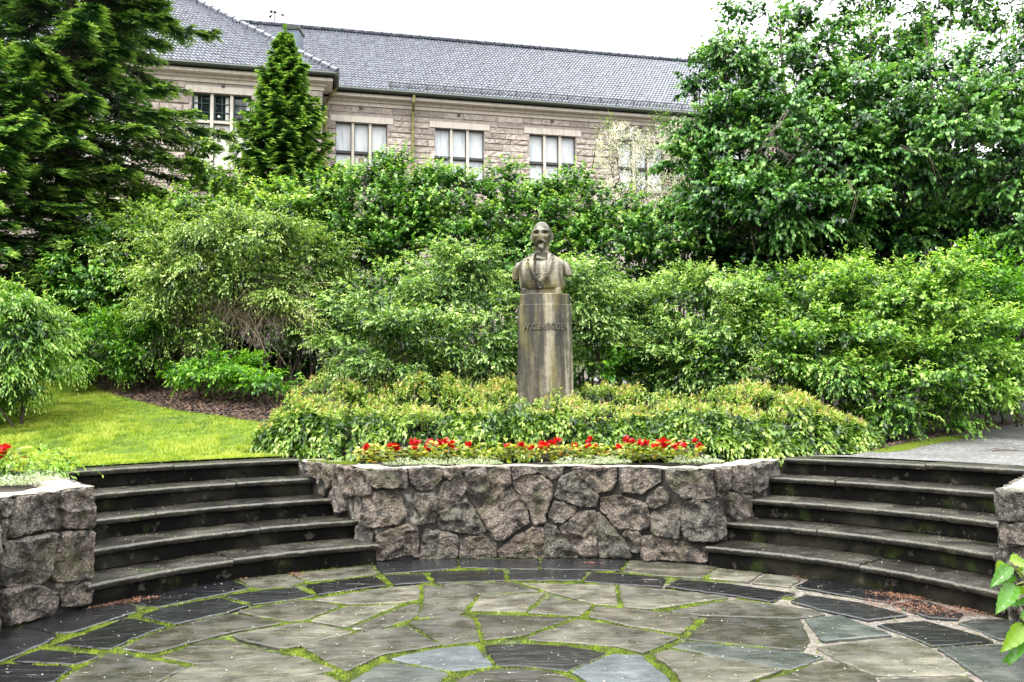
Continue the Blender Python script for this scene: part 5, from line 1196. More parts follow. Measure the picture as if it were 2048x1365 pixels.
tree('big dense tree with heart shaped leaves at the right edge, dark hollow beneath it', [(1790, 330, 13.6, 140, 110, 1.3), (1900, 300, 13.4, 140, 130, 1.3), (2010, 330, 13.2, 120, 150, 1.2), (1860, 200, 14.2, 150, 90, 1.0), (1990, 180, 14, 110, 100, 1.0), (2060, 440, 12.8, 80, 120, 1.0), (1720, 250, 14, 90, 90, 1.0), (1750, 450, 13.9, 120, 60, .7), (1900, 450, 13.9, 130, 70, .7), (1650, 480, 13.9, 120, 60, .7)],
     [(1700, 10, 15, 1.3, 10), (1740, -20, 15, 1.4, 10), (1790, 20, 15, 1.4, 10), (1840, -10, 15, 1.5, 10), (1900, 10, 15, 1.3, 10), (1960, -30, 14.6, 1.5, 10), (2010, 0, 14.4, 1.3, 10), (2040, 40, 14, 1.2, 9), (1870, 60, 14.8, .9, 9), (1760, 90, 15, .9, 9), (1940, 60, 14.6, .9, 8)],
     [gp(1880, 14.2), tp(1800, 250, 14), tp(1950, 150, 14.2), tp(2020, 300, 13.8), tp(1850, 60, 14.8), tp(1720, 120, 14.8)])
def bare(tree_, arcs):
    mb = MB(); o = np.array(tree_.location)
    for (x0, y0, x1, y1, x2, y2, Y) in arcs:
        for j in range(2):
            jt = rng.normal(0, 7, 6) if j else np.zeros(6)
            a, b, c = at(x0+jt[0]*.3, y0+jt[1]*.3, Y=Y+.1), at(x1+jt[2], y1+jt[3], Y=Y-.1), at(x2+jt[4]*1.6, y2+jt[5]*1.6, Y=Y-.15)
            mb.tube([a-o, (a+2*b+c)/4*.5+(a+b)/2*.5-o, b-o, (b+c)/2-o, c-o], [.008, .007, .006, .004, .002], 4)
    mb.build('bare_twigs', M['bark'], tree_)
for t_ in [o for o in list(COL.objects) if o.name.startswith('leafy_tree')]:
    if 'leaning' in t_['label']: bare(t_, [(1575, 215, 1545, 265, 1585, 330, 12.6), (1570, 225, 1530, 280, 1520, 310, 12.6), (1560, 300, 1590, 310, 1570, 335, 12.6)])
    else: bare(t_, [(1800, 290, 1850, 300, 1885, 360, 12.0), (1700, 360, 1712, 390, 1700, 440, 12.2)])
# thin sprays against the sky at the top right
ts = shrub('leafy_tree', 'thin tree with sparse twigs against the sky at the top right', 'tree', M['lilac_d'],
           [(1530, 60, 17, 60, 75, .7), (1640, 30, 17, 85, 75, .8), (1850, -20, 17, 120, 60, .8), (1690, -30, 17, 100, 50, .8), (2010, -10, 16.8, 80, 60, .8), (1780, 60, 17, 80, 60, .8), (1890, 50, 17, 90, 70, .8), (2000, 60, 16.6, 90, 80, .8), (1450, 130, 16.6, 55, 40, .5), (1720, 130, 16.8, 120, 60, .8)],
           .105, .080, 'h', dens=.75, slen=.7, k=16, clump=.30, sag=.15, droop=.5, up=.5, inner=False, rough=.5, freq=3.0, twigs=150, nstem=14, stemr=.02)
# right foreground bank of light shrubs
bank = 'light green shrubs banked along the asphalt path'
def lt(label, lobes, tops=None, mat='lime', **kw):
    d = dict(slen=.48, k=13, rough=.50, freq=1.8, sag=.26, droop=.30, up=.42, dens=1.3, group=bank, tops=tops); d.update(kw)
    return shrub('arching_shrub', label, 'shrub', M[mat], lobes, .064, .036, 's', **d)
lt('light green shrub immediately right of the bust, behind the low hedge', [(1370, 620, 11.8, 100, 95, .8), (1450, 640, 11.6, 80, 100, .8), (1290, 680, 11.7, 80, 90, .7), (1400, 720, 11.3, 120, 80, .7)], [(1430, 520, 11.9, .5, 9), (1390, 530, 11.9, .5, 9)], 'fine', fine=.85)
lt('broad lime green shrub with arching shoots, in the middle of the bank on the right', [(1590, 610, 11.6, 110, 80, .9), (1640, 700, 11.0, 120, 110, .9), (1540, 720, 11.0, 100, 90, .8), (1700, 610, 11.4, 90, 90, .8)],
   [(1560, 525, 11.6, .6, 10), (1620, 515, 11.6, .6, 10), (1690, 490, 11.6, .7, 10), (1730, 480, 11.6, .7, 10)])
lt('lime green shrub whose drooping branches reach down to the asphalt path', [(1830, 640, 10.9, 110, 110, .9), (1800, 760, 10.4, 110, 95, .8), (1900, 720, 10.6, 100, 120, .8), (1760, 800, 10.2, 80, 60, .6)], [(1790, 510, 11.2, .6, 10), (1850, 500, 11.2, .7, 10), (1900, 480, 11.4, .8, 10)])
lt('green shrub at the right edge of the picture, beside the asphalt path', [(1990, 640, 11.6, 100, 120, .9), (2040, 700, 11.4, 80, 120, .8), (1970, 760, 11.2, 70, 70, .7)], [(1950, 470, 11.8, .9, 11), (1960, 500, 11.8, .7, 10), (2030, 520, 11.8, .6, 10)], 'bright', dens=.85)
# fountain-like fine-leaved shrubs beside the pedestal
lt('fine leaved arching pale shrub immediately left of the bust', [(880, 580, 11.6, 100, 95, .8), (950, 560, 11.8, 75, 90, .7), (900, 680, 11.2, 110, 90, .7), (985, 660, 11.2, 55, 110, .6)], None, 'fine', slen=.42, sag=.34, fine=.80, group=None)
lt('fine leaved weeping shrub left of the pedestal, spilling on to the low hedge', [(750, 620, 11.2, 85, 90, .7), (710, 700, 10.9, 75, 90, .7), (800, 690, 10.8, 85, 80, .7)], None, 'fine', slen=.42, sag=.34, fine=.80, group=None)
lt('fine leaved arching shrub close behind the right shoulder of the bust', [(1165, 590, 11.4, 65, 80, .6), (1200, 650, 11.4, 55, 80, .6), (1180, 560, 11.8, 60, 60, .6)], None, 'fine', slen=.42, sag=.34, fine=.80, group=None)
lt('dark leafy undergrowth shrub behind the pedestal foot', [(1180, 740, 11.3, 70, 45, .5), (1010, 745, 11.4, 60, 50, .5), (1250, 740, 11.4, 50, 40, .4)], None, 'bright', dens=.5, group=None, base_t=.12)
# shrubs on the left
shrub('round_shrub', 'rounded lime green shrub with hanging branches at the left edge, standing on the lawn', 'shrub', M['lime'], [(20, 655, 10.6, 95, 95, .8), (-70, 680, 10.7, 120, 120, .9), (60, 700, 10.4, 60, 95, .6), (0, 760, 10.3, 70, 60, .6), (-80, 790, 10.3, 80, 60, .6)], .075, .026, slen=.42, k=10, sag=.55, droop=.45, up=.4, rough=.18,
      tops=[(40, 560, 10.7, .3, 8), (95, 575, 10.6, .3, 8), (10, 548, 10.8, .3, 8)], dens=.95)
shrub('leafy_shrub', 'blue green leafy shrub below the dark spruce, reaching left towards the lawn', 'shrub', M['lilac'], [(190, 560, 13.4, 85, 75, .8), (260, 520, 13.8, 90, 70, .8), (240, 620, 13.2, 110, 80, .8)], .085, .05, 'h', slen=.42, k=9, sag=.25, droop=.4, rough=.3, dens=.85, tops=[(130, 500, 13.4, .5, 8), (150, 520, 13.4, .5, 8)])
shrub('low_shrub', 'small bright green shrub with narrow leaves at the back of the lawn', 'shrub', M['bright'], [(210, 690, 12.7, 85, 70, .7), (290, 700, 12.6, 60, 60, .6), (160, 640, 13.0, 60, 60, .6)], .065, .022, slen=.3, k=9, sag=.25, rough=.25, dens=.9)
big = shrub('tangled_shrub', 'big olive green shrub with a tangle of bare twigs, above the bark mulch', 'shrub', M['olive'], [(420, 500, 12.9, 90, 60, .8), (530, 500, 13.0, 75, 75, .9), (350, 560, 12.7, 65, 65, .7), (570, 570, 13.0, 45, 75, .6), (480, 455, 13.2, 85, 45, .8), (460, 560, 12.8, 85, 60, .6), (340, 650, 12.5, 50, 65, .5), (590, 660, 13.0, 45, 50, .4), (420, 670, 12.6, 40, 35, .3), (470, 600, 13.5, 110, 90, .3), (620, 520, 13.4, 60, 60, .5), (300, 480, 13.3, 60, 50, .5)], .056, .028, slen=.50, k=12, sag=.34, rough=.62, freq=1.8, clump=.28, dens=.9, twigs=150, nstem=26)
# bare arching twigs of the tangle
mb = MB(); o = np.array(big.location)
for i in range(190):
    s = at(rng.uniform(400, 600), rng.uniform(560, 640), Y=12.75); d = np.array([rng.normal(0, .5), -.10+rng.normal(0, .1), rng.uniform(-.1, .35)])
    pts = [s-o]; p = s.copy(); v = d*rng.uniform(.4, .9)
    for k in range(6):
        p = p+v*.26; v = v+np.array([rng.normal(0, .08), rng.normal(0, .05), -.17]); 
        if p[2] < gz(p[0], p[1])+.1: break
        pts.append(p-o)
    if len(pts) > 2: mb.tube(pts, list(np.linspace(rng.uniform(.005, .010), .002, len(pts))), 4)
mb.build('bare_twigs', M['deadtwig'], big)
for lab, lobes in (('small bright green plant spreading on the bark mulch, under the tangled shrub', [(450, 735, 12.0, 60, 40, .5), (400, 748, 12.0, 42, 25, .4)]),
                   ('low lime green plant on the bark mulch, nearest to the low hedge', [(540, 765, 11.6, 44, 22, .4), (500, 755, 11.8, 33, 24, .4)])):
    shrub('small_plant', lab, 'plant', M['bright'], lobes, .075, .034, 'h', slen=.26, k=7, sag=.3, rough=.25, dens=.8, base_t=.28)
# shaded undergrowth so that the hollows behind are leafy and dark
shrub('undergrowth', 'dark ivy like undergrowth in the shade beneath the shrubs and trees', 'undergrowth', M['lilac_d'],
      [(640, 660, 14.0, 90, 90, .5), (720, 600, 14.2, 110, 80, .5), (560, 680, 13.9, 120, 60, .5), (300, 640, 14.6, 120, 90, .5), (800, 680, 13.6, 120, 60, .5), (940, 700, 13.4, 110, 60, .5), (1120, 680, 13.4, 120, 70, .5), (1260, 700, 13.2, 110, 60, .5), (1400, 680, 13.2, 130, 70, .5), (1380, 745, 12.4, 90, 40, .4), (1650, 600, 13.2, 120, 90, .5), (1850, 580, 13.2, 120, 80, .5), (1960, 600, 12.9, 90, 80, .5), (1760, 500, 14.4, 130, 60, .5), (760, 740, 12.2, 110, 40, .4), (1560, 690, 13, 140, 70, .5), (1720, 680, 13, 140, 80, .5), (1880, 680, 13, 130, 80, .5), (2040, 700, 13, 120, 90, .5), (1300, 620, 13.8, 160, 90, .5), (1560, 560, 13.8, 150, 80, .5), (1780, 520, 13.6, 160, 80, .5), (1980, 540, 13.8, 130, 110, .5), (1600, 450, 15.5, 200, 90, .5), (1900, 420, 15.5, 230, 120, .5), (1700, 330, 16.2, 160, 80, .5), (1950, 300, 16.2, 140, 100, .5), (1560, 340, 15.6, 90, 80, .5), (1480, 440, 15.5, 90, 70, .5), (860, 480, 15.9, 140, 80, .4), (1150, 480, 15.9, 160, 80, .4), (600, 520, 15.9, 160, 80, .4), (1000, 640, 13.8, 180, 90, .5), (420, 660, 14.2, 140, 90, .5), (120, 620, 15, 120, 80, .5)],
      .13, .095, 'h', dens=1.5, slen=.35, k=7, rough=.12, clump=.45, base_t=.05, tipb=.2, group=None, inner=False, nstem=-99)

shrub('distant_trees', 'mass of dark trees far behind the big trees, seen only through their gaps', 'trees', M['lilac_d'],
      [(1560, 470, 24, 130, 150, 1.2), (1700, 400, 26, 180, 150, 1.5), (1950, 380, 26, 200, 170, 1.5), (2150, 420, 25, 200, 200, 1.5), (1820, 560, 23, 300, 140, 1.2), (2100, 600, 22, 200, 140, 1.2)],
      .30, .22, 'h', dens=1.3, slen=.7, k=8, rough=.2, clump=.8, base_t=.15, tipb=.3, inner=False, nstem=-99)
# ---------------------------------------------------------------- low hedge, grass, mulch
def hedge():
    root = thing('low_hedge', 'wide low hedge with bronze shoot tips, filling the raised bed round the pedestal', 'hedge', (.6, 9.2, .8))
    fol = Foliage(); n = 7600
    x = rng.uniform(-2.75, 3.9, n); v = rng.uniform(0, 1, n)
    front = np.interp(x, [-2.8, -2.3, -1.6, -1.0, 0, 1.2, 1.9, 2.6, 3.3, 3.95], [9.15, 8.82, 8.45, 8.24, 8.18, 8.14, 8.18, 8.45, 8.82, 9.25]); back = np.interp(x, [-2.8, -2, 0, 2, 3.4, 3.95], [9.5, 10.3, 10.6, 10.6, 10.3, 9.5])
    # profile: steep front face, then a nearly flat top
    t = np.where(v < .42, v/.42*.16, .16+(v-.42)/.58*.84); y = front+(back-front)*t
    h = (.47*np.clip(t/.16, 0, 1)**.75)*np.where(v < .42, 1, 1)+.03*fbm(np.c_[x*1.5, y*1.5, x*0], 3, 3)
    edge = smooth(-2.8, -2.2, x)*(1-smooth(3.35, 3.95, x)); h = .10+h*(.30+.70*edge)*(.66+.36*t)*(1+.30*fbm(np.c_[x*2.0, y*2.0, x*0], 3, 31))
    g = gz(x, y); g = np.where(y < 8.9, .79, g); P = np.c_[x, y-.06*(v < .42), g+h]
    clear = (np.abs(x-PX) > .36) | (y < PY-.42) | (y > PY+.3); P = P[clear]; t = t[clear]; v = v[clear]; n = len(P)
    # thin the hedge into overlapping sprays with dark gaps between them
    q_ = np.c_[P[:, 0]*5.5, P[:, 1]*5.5, P[:, 2]*9]; cl = fbm(q_, 2, 61); kp = (cl > -.08); P, t, v, cl, x = P[kp], t[kp], v[kp], cl[kp], x[clear][kp]; n = len(P); P[:, 2] += .05*cl; P[:, 1] -= .05*cl
    D = np.c_[rng.normal(0, .45, n), np.where(v < .42, -.75, -.15)+rng.normal(0, .35, n), np.where(v < .42, .25, .9)+rng.normal(0, .2, n)]
    low = v < .42
    for sel, LL, k_, ll, lw, bt, tb, sg, dr in ((low, .32, 9, .088, .040, .14, .36, .55, .30), (~low, .30, 11, .062, .024, .28, .54, .20, .15)):
        m = sel.sum(); Ls = LL*rng.uniform(.6, 1.25, m); DD = unit(D[sel])
        shoots(fol, P[sel]-DD*(Ls*.8)[:, None], DD, Ls, k_, ll, lw, 's', sg, dr, base_t=bt+.22*cl[sel][:, None], tipb=tb, jit=.12)
    # second, deeper layer, inner shade painted in by a darker tint
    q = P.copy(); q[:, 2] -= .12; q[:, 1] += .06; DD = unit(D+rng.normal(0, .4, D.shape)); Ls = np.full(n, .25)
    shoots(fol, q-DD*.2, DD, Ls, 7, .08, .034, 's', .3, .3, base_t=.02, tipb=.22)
    fol.build('foliage', M['hedge'], root)
    mb = MB()
    for i in np.where(~low)[0][::9]:
        b = P[i]-np.array([0, 0, .45]); mb.tube([b-root.location, P[i]-root.location+np.array([0, 0, .05])], [.006, .003], 3)
    mb.build('stems', M['deadtwig'], root)
hedge()
# lawn blades
def strip_points(A, B, n):
    i = rng.uniform(0, len(A)-1.001, n); j = i.astype(int); f = (i-j)[:, None]; a = A[j]*(1-f)+A[j+1]*f; b = B[j]*(1-f)+B[j+1]*f
    # even density over the area
    w = np.hypot(*(b-a).T); k = rng.uniform(0, 1, n) < w/w.max(); u = rng.uniform(0, 1, n)[:, None]; return (a*(1-u)+b*u)[k]
g2 = strip_points(LA, LB, 420000); g2 = g2[(g2[:, 0] > -9.5) & (g2[:, 1] < 15)]
e = rng.normal(0, .05, g2.shape)*(rng.uniform(0, 1, (len(g2), 1)) < .3); g2 = g2+e
g2 = g2[(np.hypot(g2[:, 0]-CX, g2[:, 1]-CY) > LAND-.03)]
pt = .5+.5*fbm(np.c_[g2*3.2, g2[:, :1]*0], 3, 14); p2 = .5+.5*fbm(np.c_[g2*11, g2[:, :1]*0], 2, 15)
Pg = np.c_[g2, gz(g2[:, 0], g2[:, 1])+.008]
V, F, T = tufts(Pg, rng.uniform(.018, .045, len(Pg))*(.6+.8*pt), rng.uniform(.006, .012, len(Pg)), 1.1, np.clip(-.08+.60*p2+.45*pt+rng.normal(0, .14, len(Pg)), 0, .8))
tag(bigmesh('grass', V, F, M['grass'], None, T), 'short bright green grass on the lawn left of the flower bed', 'grass', kind='stuff')
def chips(P, size, mat, name, label, cat):
    n = len(P); a = rng.uniform(0, 2*np.pi, n); L = size*rng.uniform(.5, 1.5, n); W = L*rng.uniform(.16, .34, n); tz = rng.normal(0, .28, n)
    d = np.stack([np.cos(a), np.sin(a), tz], 1)*(L/2)[:, None]; s = np.stack([-np.sin(a), np.cos(a), rng.normal(0, .3, n)], 1)*(W/2)[:, None]; up = np.array([0, 0, .006])
    c = P+np.array([0, 0, .012]); V = np.stack([c-d-s*.6, c+d-s, c+d*.9+s, c-d+s, c-d-s*.6+up, c+d-s+up, c+d*.9+s+up, c-d+s+up], 1).reshape(-1, 3)
    f = np.array([[4, 5, 6, 7], [0, 1, 5, 4], [1, 2, 6, 5], [2, 3, 7, 6], [3, 0, 4, 7]]); F = (np.arange(n)[:, None, None]*8+f[None]).reshape(-1, 4)
    return tag(bigmesh(name, V, F, mat, None, np.repeat(rng.uniform(0, 1, n)**1.6, 8)), label, cat, kind='stuff')
mf = np.array(mulch_front); cm = strip_points(mf, mf+np.array([1.2, 3.2]), 26000); cm = cm[cm[:, 1] < 15]
chips(np.c_[cm, gz(cm[:, 0], cm[:, 1])], .075, M['chip'], 'bark_mulch', 'dark brown bark chips covering the bed behind the lawn', 'bark mulch')
# grit, leaf litter and a strip of moss along the path
pb_ = [at_ground(*q)[:2] for q in [(1745, 903), (1800, 890), (1880, 876), (1960, 862), (2047, 846)]]; pb_ = np.array(pb_)
c = strip_points(pb_, pb_+np.array([.5, .55]), 6000); chips(np.c_[c, gz(c[:, 0], c[:, 1])], .05, M['chip'], 'leaf_litter', 'brown dead leaves under the shrubs beside the asphalt path', 'leaf litter')
c = strip_points(pb_[:3]+np.array([-.05, -.22]), pb_[:3]+np.array([.35, .15]), 26000); c = c+rng.normal(0, .05, c.shape)
V, F, T = tufts(np.c_[c, gz(c[:, 0], c[:, 1])+.004], rng.uniform(.008, .02, len(c)), rng.uniform(.006, .012, len(c)), .8, rng.uniform(.1, .6, len(c)))
tag(bigmesh('moss', V, F, M['moss'], None, T), 'strip of yellow green moss between the shrubs and the asphalt path', 'moss', kind='stuff')
# moss cushions on the left corner of the wall and the landing
s_ = rng.uniform(.15, 1.0, 9000); Pm, Nm = path_pt(s_); 
P = np.c_[Pm-Nm*rng.uniform(.0, .22, (9000, 1)), np.full(9000, .795)]; P = P[fbm(P*6, 3, 4) > .05]
V, F, T = tufts(P, rng.uniform(.006, .016, len(P)), rng.uniform(.005, .010, len(P)), .8, rng.uniform(0, .5, len(P)))
tag(bigmesh('moss', V, F, M['moss'], None, T), 'dull green moss on top of the wall end beside the left stairs', 'moss', kind='stuff')
# fallen twig on the path
q = at_ground(2015, 905); mb = MB(); o = thing('fallen_twig', 'small bare forked twig lying on the asphalt path', 'twig', (float(q[0]), float(q[1]), float(q[2])+.012))
mb.tube([(-.14, .03, .0), (-.05, .035, .012), (.04, -.02, .01), (.15, -.04, 0)], [.006, .008, .007, .003], 5); mb.tube([(-.02, .02, .01), (-.08, .10, .02), (-.15, .13, .0)], [.006, .004, .002], 5); mb.tube([(.05, -.02, .01), (.10, .03, .015)], [.004, .002], 5)
mb.build('stick', M['bark'], o)

# ---------------------------------------------------------------- flowers on the wall
M['petal_red'] = leaf_mat('red_petal', [(0, (.30, .003, .006)), (.5, (.50, .006, .010)), (1, (.66, .022, .022))], .35, .25, .5, (1, .3, .3))
M['begonia'] = leaf_mat('begonia_leaf', [(0, (.04, .05, .006)), (.35, (.16, .21, .018)), (.75, (.42, .48, .05)), (1, (.40, .16, .04))], .28, .28)
M['alys'] = leaf_mat('silver_leaf', [(0, (.14, .20, .09)), (.35, (.42, .50, .32)), (1, (.80, .82, .74))], .6, .2)
def begonia(label, x, y, z, s, nf, group='red begonias planted along the wall', tall=.15):
    root = thing('begonia', label, 'flower', (x, y, z), group); fol = Foliage(); n = int(62*s)
    a = rng.uniform(0, 2*np.pi, n); r = rng.uniform(0, 1, n)**.5*.12*s; P = np.c_[x+np.cos(a)*r, y+np.sin(a)*r*.8, z+rng.uniform(.01, .12*s, n)]
    D = np.c_[np.cos(a), np.sin(a), rng.uniform(-.1, .7, n)]
    fol.add(*leaf_arrays(P, D, np.c_[rng.normal(0, .3, n), rng.normal(0, .3, n)-.2, np.ones(n)], rng.uniform(.035, .06, n)*s**.3, rng.uniform(.035, .055, n)*s**.3, np.clip(rng.normal(.5, .28, n), 0, 1), 'h', fold=.12))
    fol.build('leaves', M['begonia'], root)
    for k in range(nf):
        fl = Foliage(); c = np.array([x+rng.uniform(-.07, .07)*s, y+rng.uniform(-.06, .04)*s, z+tall+rng.uniform(-.03, .05)]); m = 16
        Pp = c+rng.normal(0, .010, (m, 3)); DD = rng.normal(0, 1, (m, 3)); DD[:, 2] = np.abs(DD[:, 2])*.8; DD[:, 1] -= .5
        fl.add(*leaf_arrays(Pp, DD, rng.normal(0, 1, (m, 3)), rng.uniform(.028, .046, m), rng.uniform(.028, .042, m), rng.uniform(0, 1, m), 'h')); fl.build('blossom', M['petal_red'], root)
bg_ = [(740, 'red begonia farthest left on the wall top, beside the dark hedge', 1.0, 2), (775, 'tall red begonia, second from the left on the wall top', 1.1, 3), (820, 'red begonia with few flowers, third from the left on the wall top', .9, 2), (848, 'red begonia on the wall just left of the fullest flower head', 1.0, 3), (887, 'begonia with the largest cluster of red flowers, left of the pedestal', 1.3, 6), (935, 'small begonia with a single red flower beside white silver leaves', .9, 1),
       (985, 'bronze leaved begonia without flowers left of the pedestal line', 1.1, 0), (1023, 'red begonia in front of the left edge of the pedestal', 1.0, 2), (1048, 'low red begonia right in front of the pedestal', 1.1, 4), (1100, 'red begonia in front of the right edge of the pedestal', 1.1, 5), (1135, 'bronze leaved begonia without flowers right of the pedestal', .9, 0), (1167, 'tall red begonia right of the pedestal', 1.1, 2), (1188, 'small red begonia behind white flowers, right of the pedestal', .9, 2),
       (1255, 'red begonia at the start of the right hand clump', 1.1, 3), (1290, 'low red begonia within the right hand clump', 1.1, 4), (1335, 'begonia with the tallest red flowers of the right hand clump', 1.3, 6), (1384, 'red begonia farthest right on the wall top', .9, 3)]
for px, lab, s, nf in bg_:
    q = at(px, 915, Y=7.90+rng.uniform(-.04, .05)); begonia(lab, float(q[0]), float(q[1]), .80, s*1.2, nf)
def silver(label, x, y, z, s):
    root = thing('silver_plant', label, 'plant', (x, y, z), 'silvery white edging plants along the wall'); fol = Foliage(); n = int(420*s)
    a = rng.uniform(0, 2*np.pi, n); r = rng.uniform(0, 1, n)**.5; P = np.c_[x+np.cos(a)*r*.17*s, y+np.sin(a)*r*.09*s, z+rng.uniform(-.01, .065, n)*(1.1-r)]
    D = np.c_[rng.normal(0, .6, n), rng.normal(-.2, .6, n), rng.uniform(.2, 1, n)]
    fol.add(*leaf_arrays(P, D, rng.normal(0, 1, (n, 3)), rng.uniform(.014, .03, n), rng.uniform(.008, .014, n), np.clip(rng.uniform(0, 1, n)*.6+P[:, 2]*0+(P[:, 2]-z)*5, 0, 1))); fol.build('leaves', M['alys'], root)
for px, lab, s in ((805, 'silvery white plant between the second and third begonia', .9), (860, 'silvery white plant low in front of the begonias left of the biggest cluster', .8), (915, 'silvery white plant right of the biggest red cluster', 1.1), (962, 'silvery white plant left of the flowerless bronze begonia', 1.0), (1140, 'silvery white plant right of the pedestal line', .9), (1185, 'bright white plant in front of the small begonia right of the pedestal', 1.2), (1222, 'silvery white plant left of the right hand clump', 1.0), (1360, 'silvery plant between the last two begonias', .6), (1408, 'silvery white plant at the right end of the flowers', .9)):
    q = at(px, 922, Y=7.82); silver(lab, float(q[0]), 7.77, .795, s*1.1)
# planter at the left edge
q = at(0, 925, Y=6.35); begonia('large red begonia in the left flower bed, cut by the left edge', float(q[0]), float(q[1]), .86, 1.6, 6, None, .15)
for px, py, Y, lab, s in ((60, 950, 6.3, 'silvery white plant spilling over the corner of the left flower bed', 1.3), (20, 965, 6.15, 'silvery white plant in front of the left begonia', 1.2), (100, 950, 6.5, 'small silvery plant at the very corner of the left flower bed', .8)):
    q = at(px, py, Y=Y); silver(lab, float(q[0]), Y, .80, s)
shrub('bedding_plant', 'lime green bedding plant behind the begonia in the left flower bed', 'plant', M['lime'], [(50, 935, 6.6, 60, 22, .25), (0, 930, 6.7, 50, 22, .25)], .045, .02, slen=.12, k=7, sag=.3, dens=.6, base_t=.4, nstem=3, stemr=.004)

# ---------------------------------------------------------------- conifers
M['spruce'] = leaf_mat('spruce_needles', [(0, (.005, .018, .007)), (.40, (.028, .095, .026)), (.66, (.11, .25, .055)), (1, (.38, .54, .12))], .5, .12)
M['fir'] = leaf_mat('fir_needles', [(0, (.006, .024, .008)), (.40, (.035, .12, .026)), (.66, (.15, .33, .06)), (1, (.44, .62, .13))], .5, .14)
def conifer(name, label, base, H, radf, nb, mat, twig=.10, leafL=.085, leafW=.022, z0=.08, droop=.25, tw_len=.34, seed=1, azr=None, group=None):
    rs = np.random.default_rng(seed); base = np.array(base, float); root = thing(name, label, 'tree', tuple(base), group); fol = Foliage(); wood = MB()
    PP = []; DD = []; TT = []; LL = []
    for i in range(nb):
        u = z0+(.965-z0)*((i+.5)/nb)**.85; z = H*u; R = radf(u)*rs.uniform(.62, 1.22); az = i*2.39996+rs.normal(0, .25)
        if azr is not None: az = azr[0]+(azr[1]-azr[0])*((az/(2*math.pi)) % 1)
        d = np.array([math.cos(az), math.sin(az), 0]); side = np.array([-d[1], d[0], 0]); up0 = .35*u-.05; m = max(4, int(R/.12)); pts = []
        for k in range(m+1):
            s = k/m; pts.append(base+np.array([0, 0, z])+d*R*s+np.array([0, 0, R*(up0*s-droop*s*s*(1-u*.7)*1.2+.16*s**4)]))
        pts = np.array(pts)
        wood.tube([p-base for p in pts[::max(1, m//4)]], list(np.linspace(.012+.018*R/2, .005, len(pts[::max(1, m//4)]))), 4)
        # side twigs
        nt_ = max(6, int(R/twig)*2); s = rs.uniform(.10, 1.0, nt_)**.75; idx = s*m; j = np.minimum(idx.astype(int), m-1); f = (idx-j)[:, None]; o_ = pts[j]*(1-f)+pts[j+1]*f
        sg = np.where(np.arange(nt_) % 2 == 0, 1, -1)[:, None]; td = unit(d*rs.uniform(.5, 1.0, (nt_, 1))+side*sg*rs.uniform(.5, 1.1, (nt_, 1))+np.array([0, 0, 1])*rs.normal(-.10, .14, (nt_, 1)))
        tl = tw_len*(1.25-s)*min(1.0, R/1.1+.06)*rs.uniform(.6, 1.2, nt_)+.06
        q = max(3, int(tw_len/.075)); 
        for k in range(q+1):
            t = k/q; c = o_+td*(tl*t)[:, None]; c[:, 2] -= .20*tl*t*t
            for sd in (1, -1, 0):
                lat = np.cross(td, np.array([0, 0, 1.0])); nd = td*.8+lat*sd*.75+rs.normal(0, .12, td.shape) if sd else td+rs.normal(0, .2, td.shape)
                nd[:, 2] += .12-.10*abs(sd)
                PP.append(c); DD.append(nd); TT.append(np.clip(.30+(.62 if t > .72 else .10*t)*(.35+.65*s)+rs.normal(0, .10, nt_), 0, 1)); LL.append(np.full(nt_, leafL)*rs.uniform(.7, 1.15, nt_)*(1 if sd else .9))
    q = 26; zz_ = np.linspace(.955, 1.0, q)*H; az_ = rs.uniform(0, 6.28, q); PP.append(np.c_[np.full(q, base[0]), np.full(q, base[1]), base[2]+zz_]); DD.append(np.c_[np.cos(az_)*.5, np.sin(az_)*.5, np.full(q, .8)]); TT.append(rs.uniform(.4, .8, q)); LL.append(np.full(q, leafL*.9))
    P = np.concatenate(PP); D = np.concatenate(DD); T = np.concatenate(TT); L = np.concatenate(LL); n = len(P)
    nn = np.zeros((n, 3)); nn[:, 2] = 1; nn += rs.normal(0, .35, (n, 3))
    fol.add(*leaf_arrays(P, D, nn, L, L*leafW/leafL, T, 's', fold=-.2, droop=.15)); foo = fol.build('needles', M[mat], root)
    wood.build('branches', M['bark'], root); TRIS[0] += n*2
    tr = MB(); tr.tube([(0, 0, -.2), (0.03, 0, H*.4), (0, 0, H*.8), (0, 0, H)], [H*.017, H*.012, H*.005, .01], 9); tr.build('trunk', M['bark'], root); return root
def base_at(px, Y, dz=-.05): q = at(px, 700, Y=Y); return (float(q[0]), float(q[1]), float(gz(q[0], q[1]))+dz)
b = base_at(120, 15.2); conifer('spruce_tree', 'huge dark spruce with broad layered boughs filling the upper left corner', b, 13.5, lambda u: 2.75*(1-u)**.62+.25, 250, 'spruce', twig=.062, leafL=.125, leafW=.036, droop=.38, tw_len=.60, seed=3)
b = base_at(-60, 13.6); conifer('spruce_tree', 'low spruce with yellow green tips at the left edge, below the huge dark spruce', b, 5.6, lambda u: 2.7*(1-u)**.50+.2, 110, 'fir', twig=.07, leafL=.11, leafW=.034, droop=.45, tw_len=.45, seed=9)
b = base_at(563, 22); topz = float(at(563, 48, Y=22)[2]); conifer('fir_tree', 'narrow conical fir with bright tips standing before the corner of the building', b, topz-b[2], lambda u: float(np.interp((1-u)*572, [0, 30, 120, 350, 572], [.0, .10, .62, 1.38, 1.9]))*1.05, 250, 'fir', twig=.075, leafL=.14, leafW=.048, droop=.12, tw_len=.45, seed=5, z0=.22)

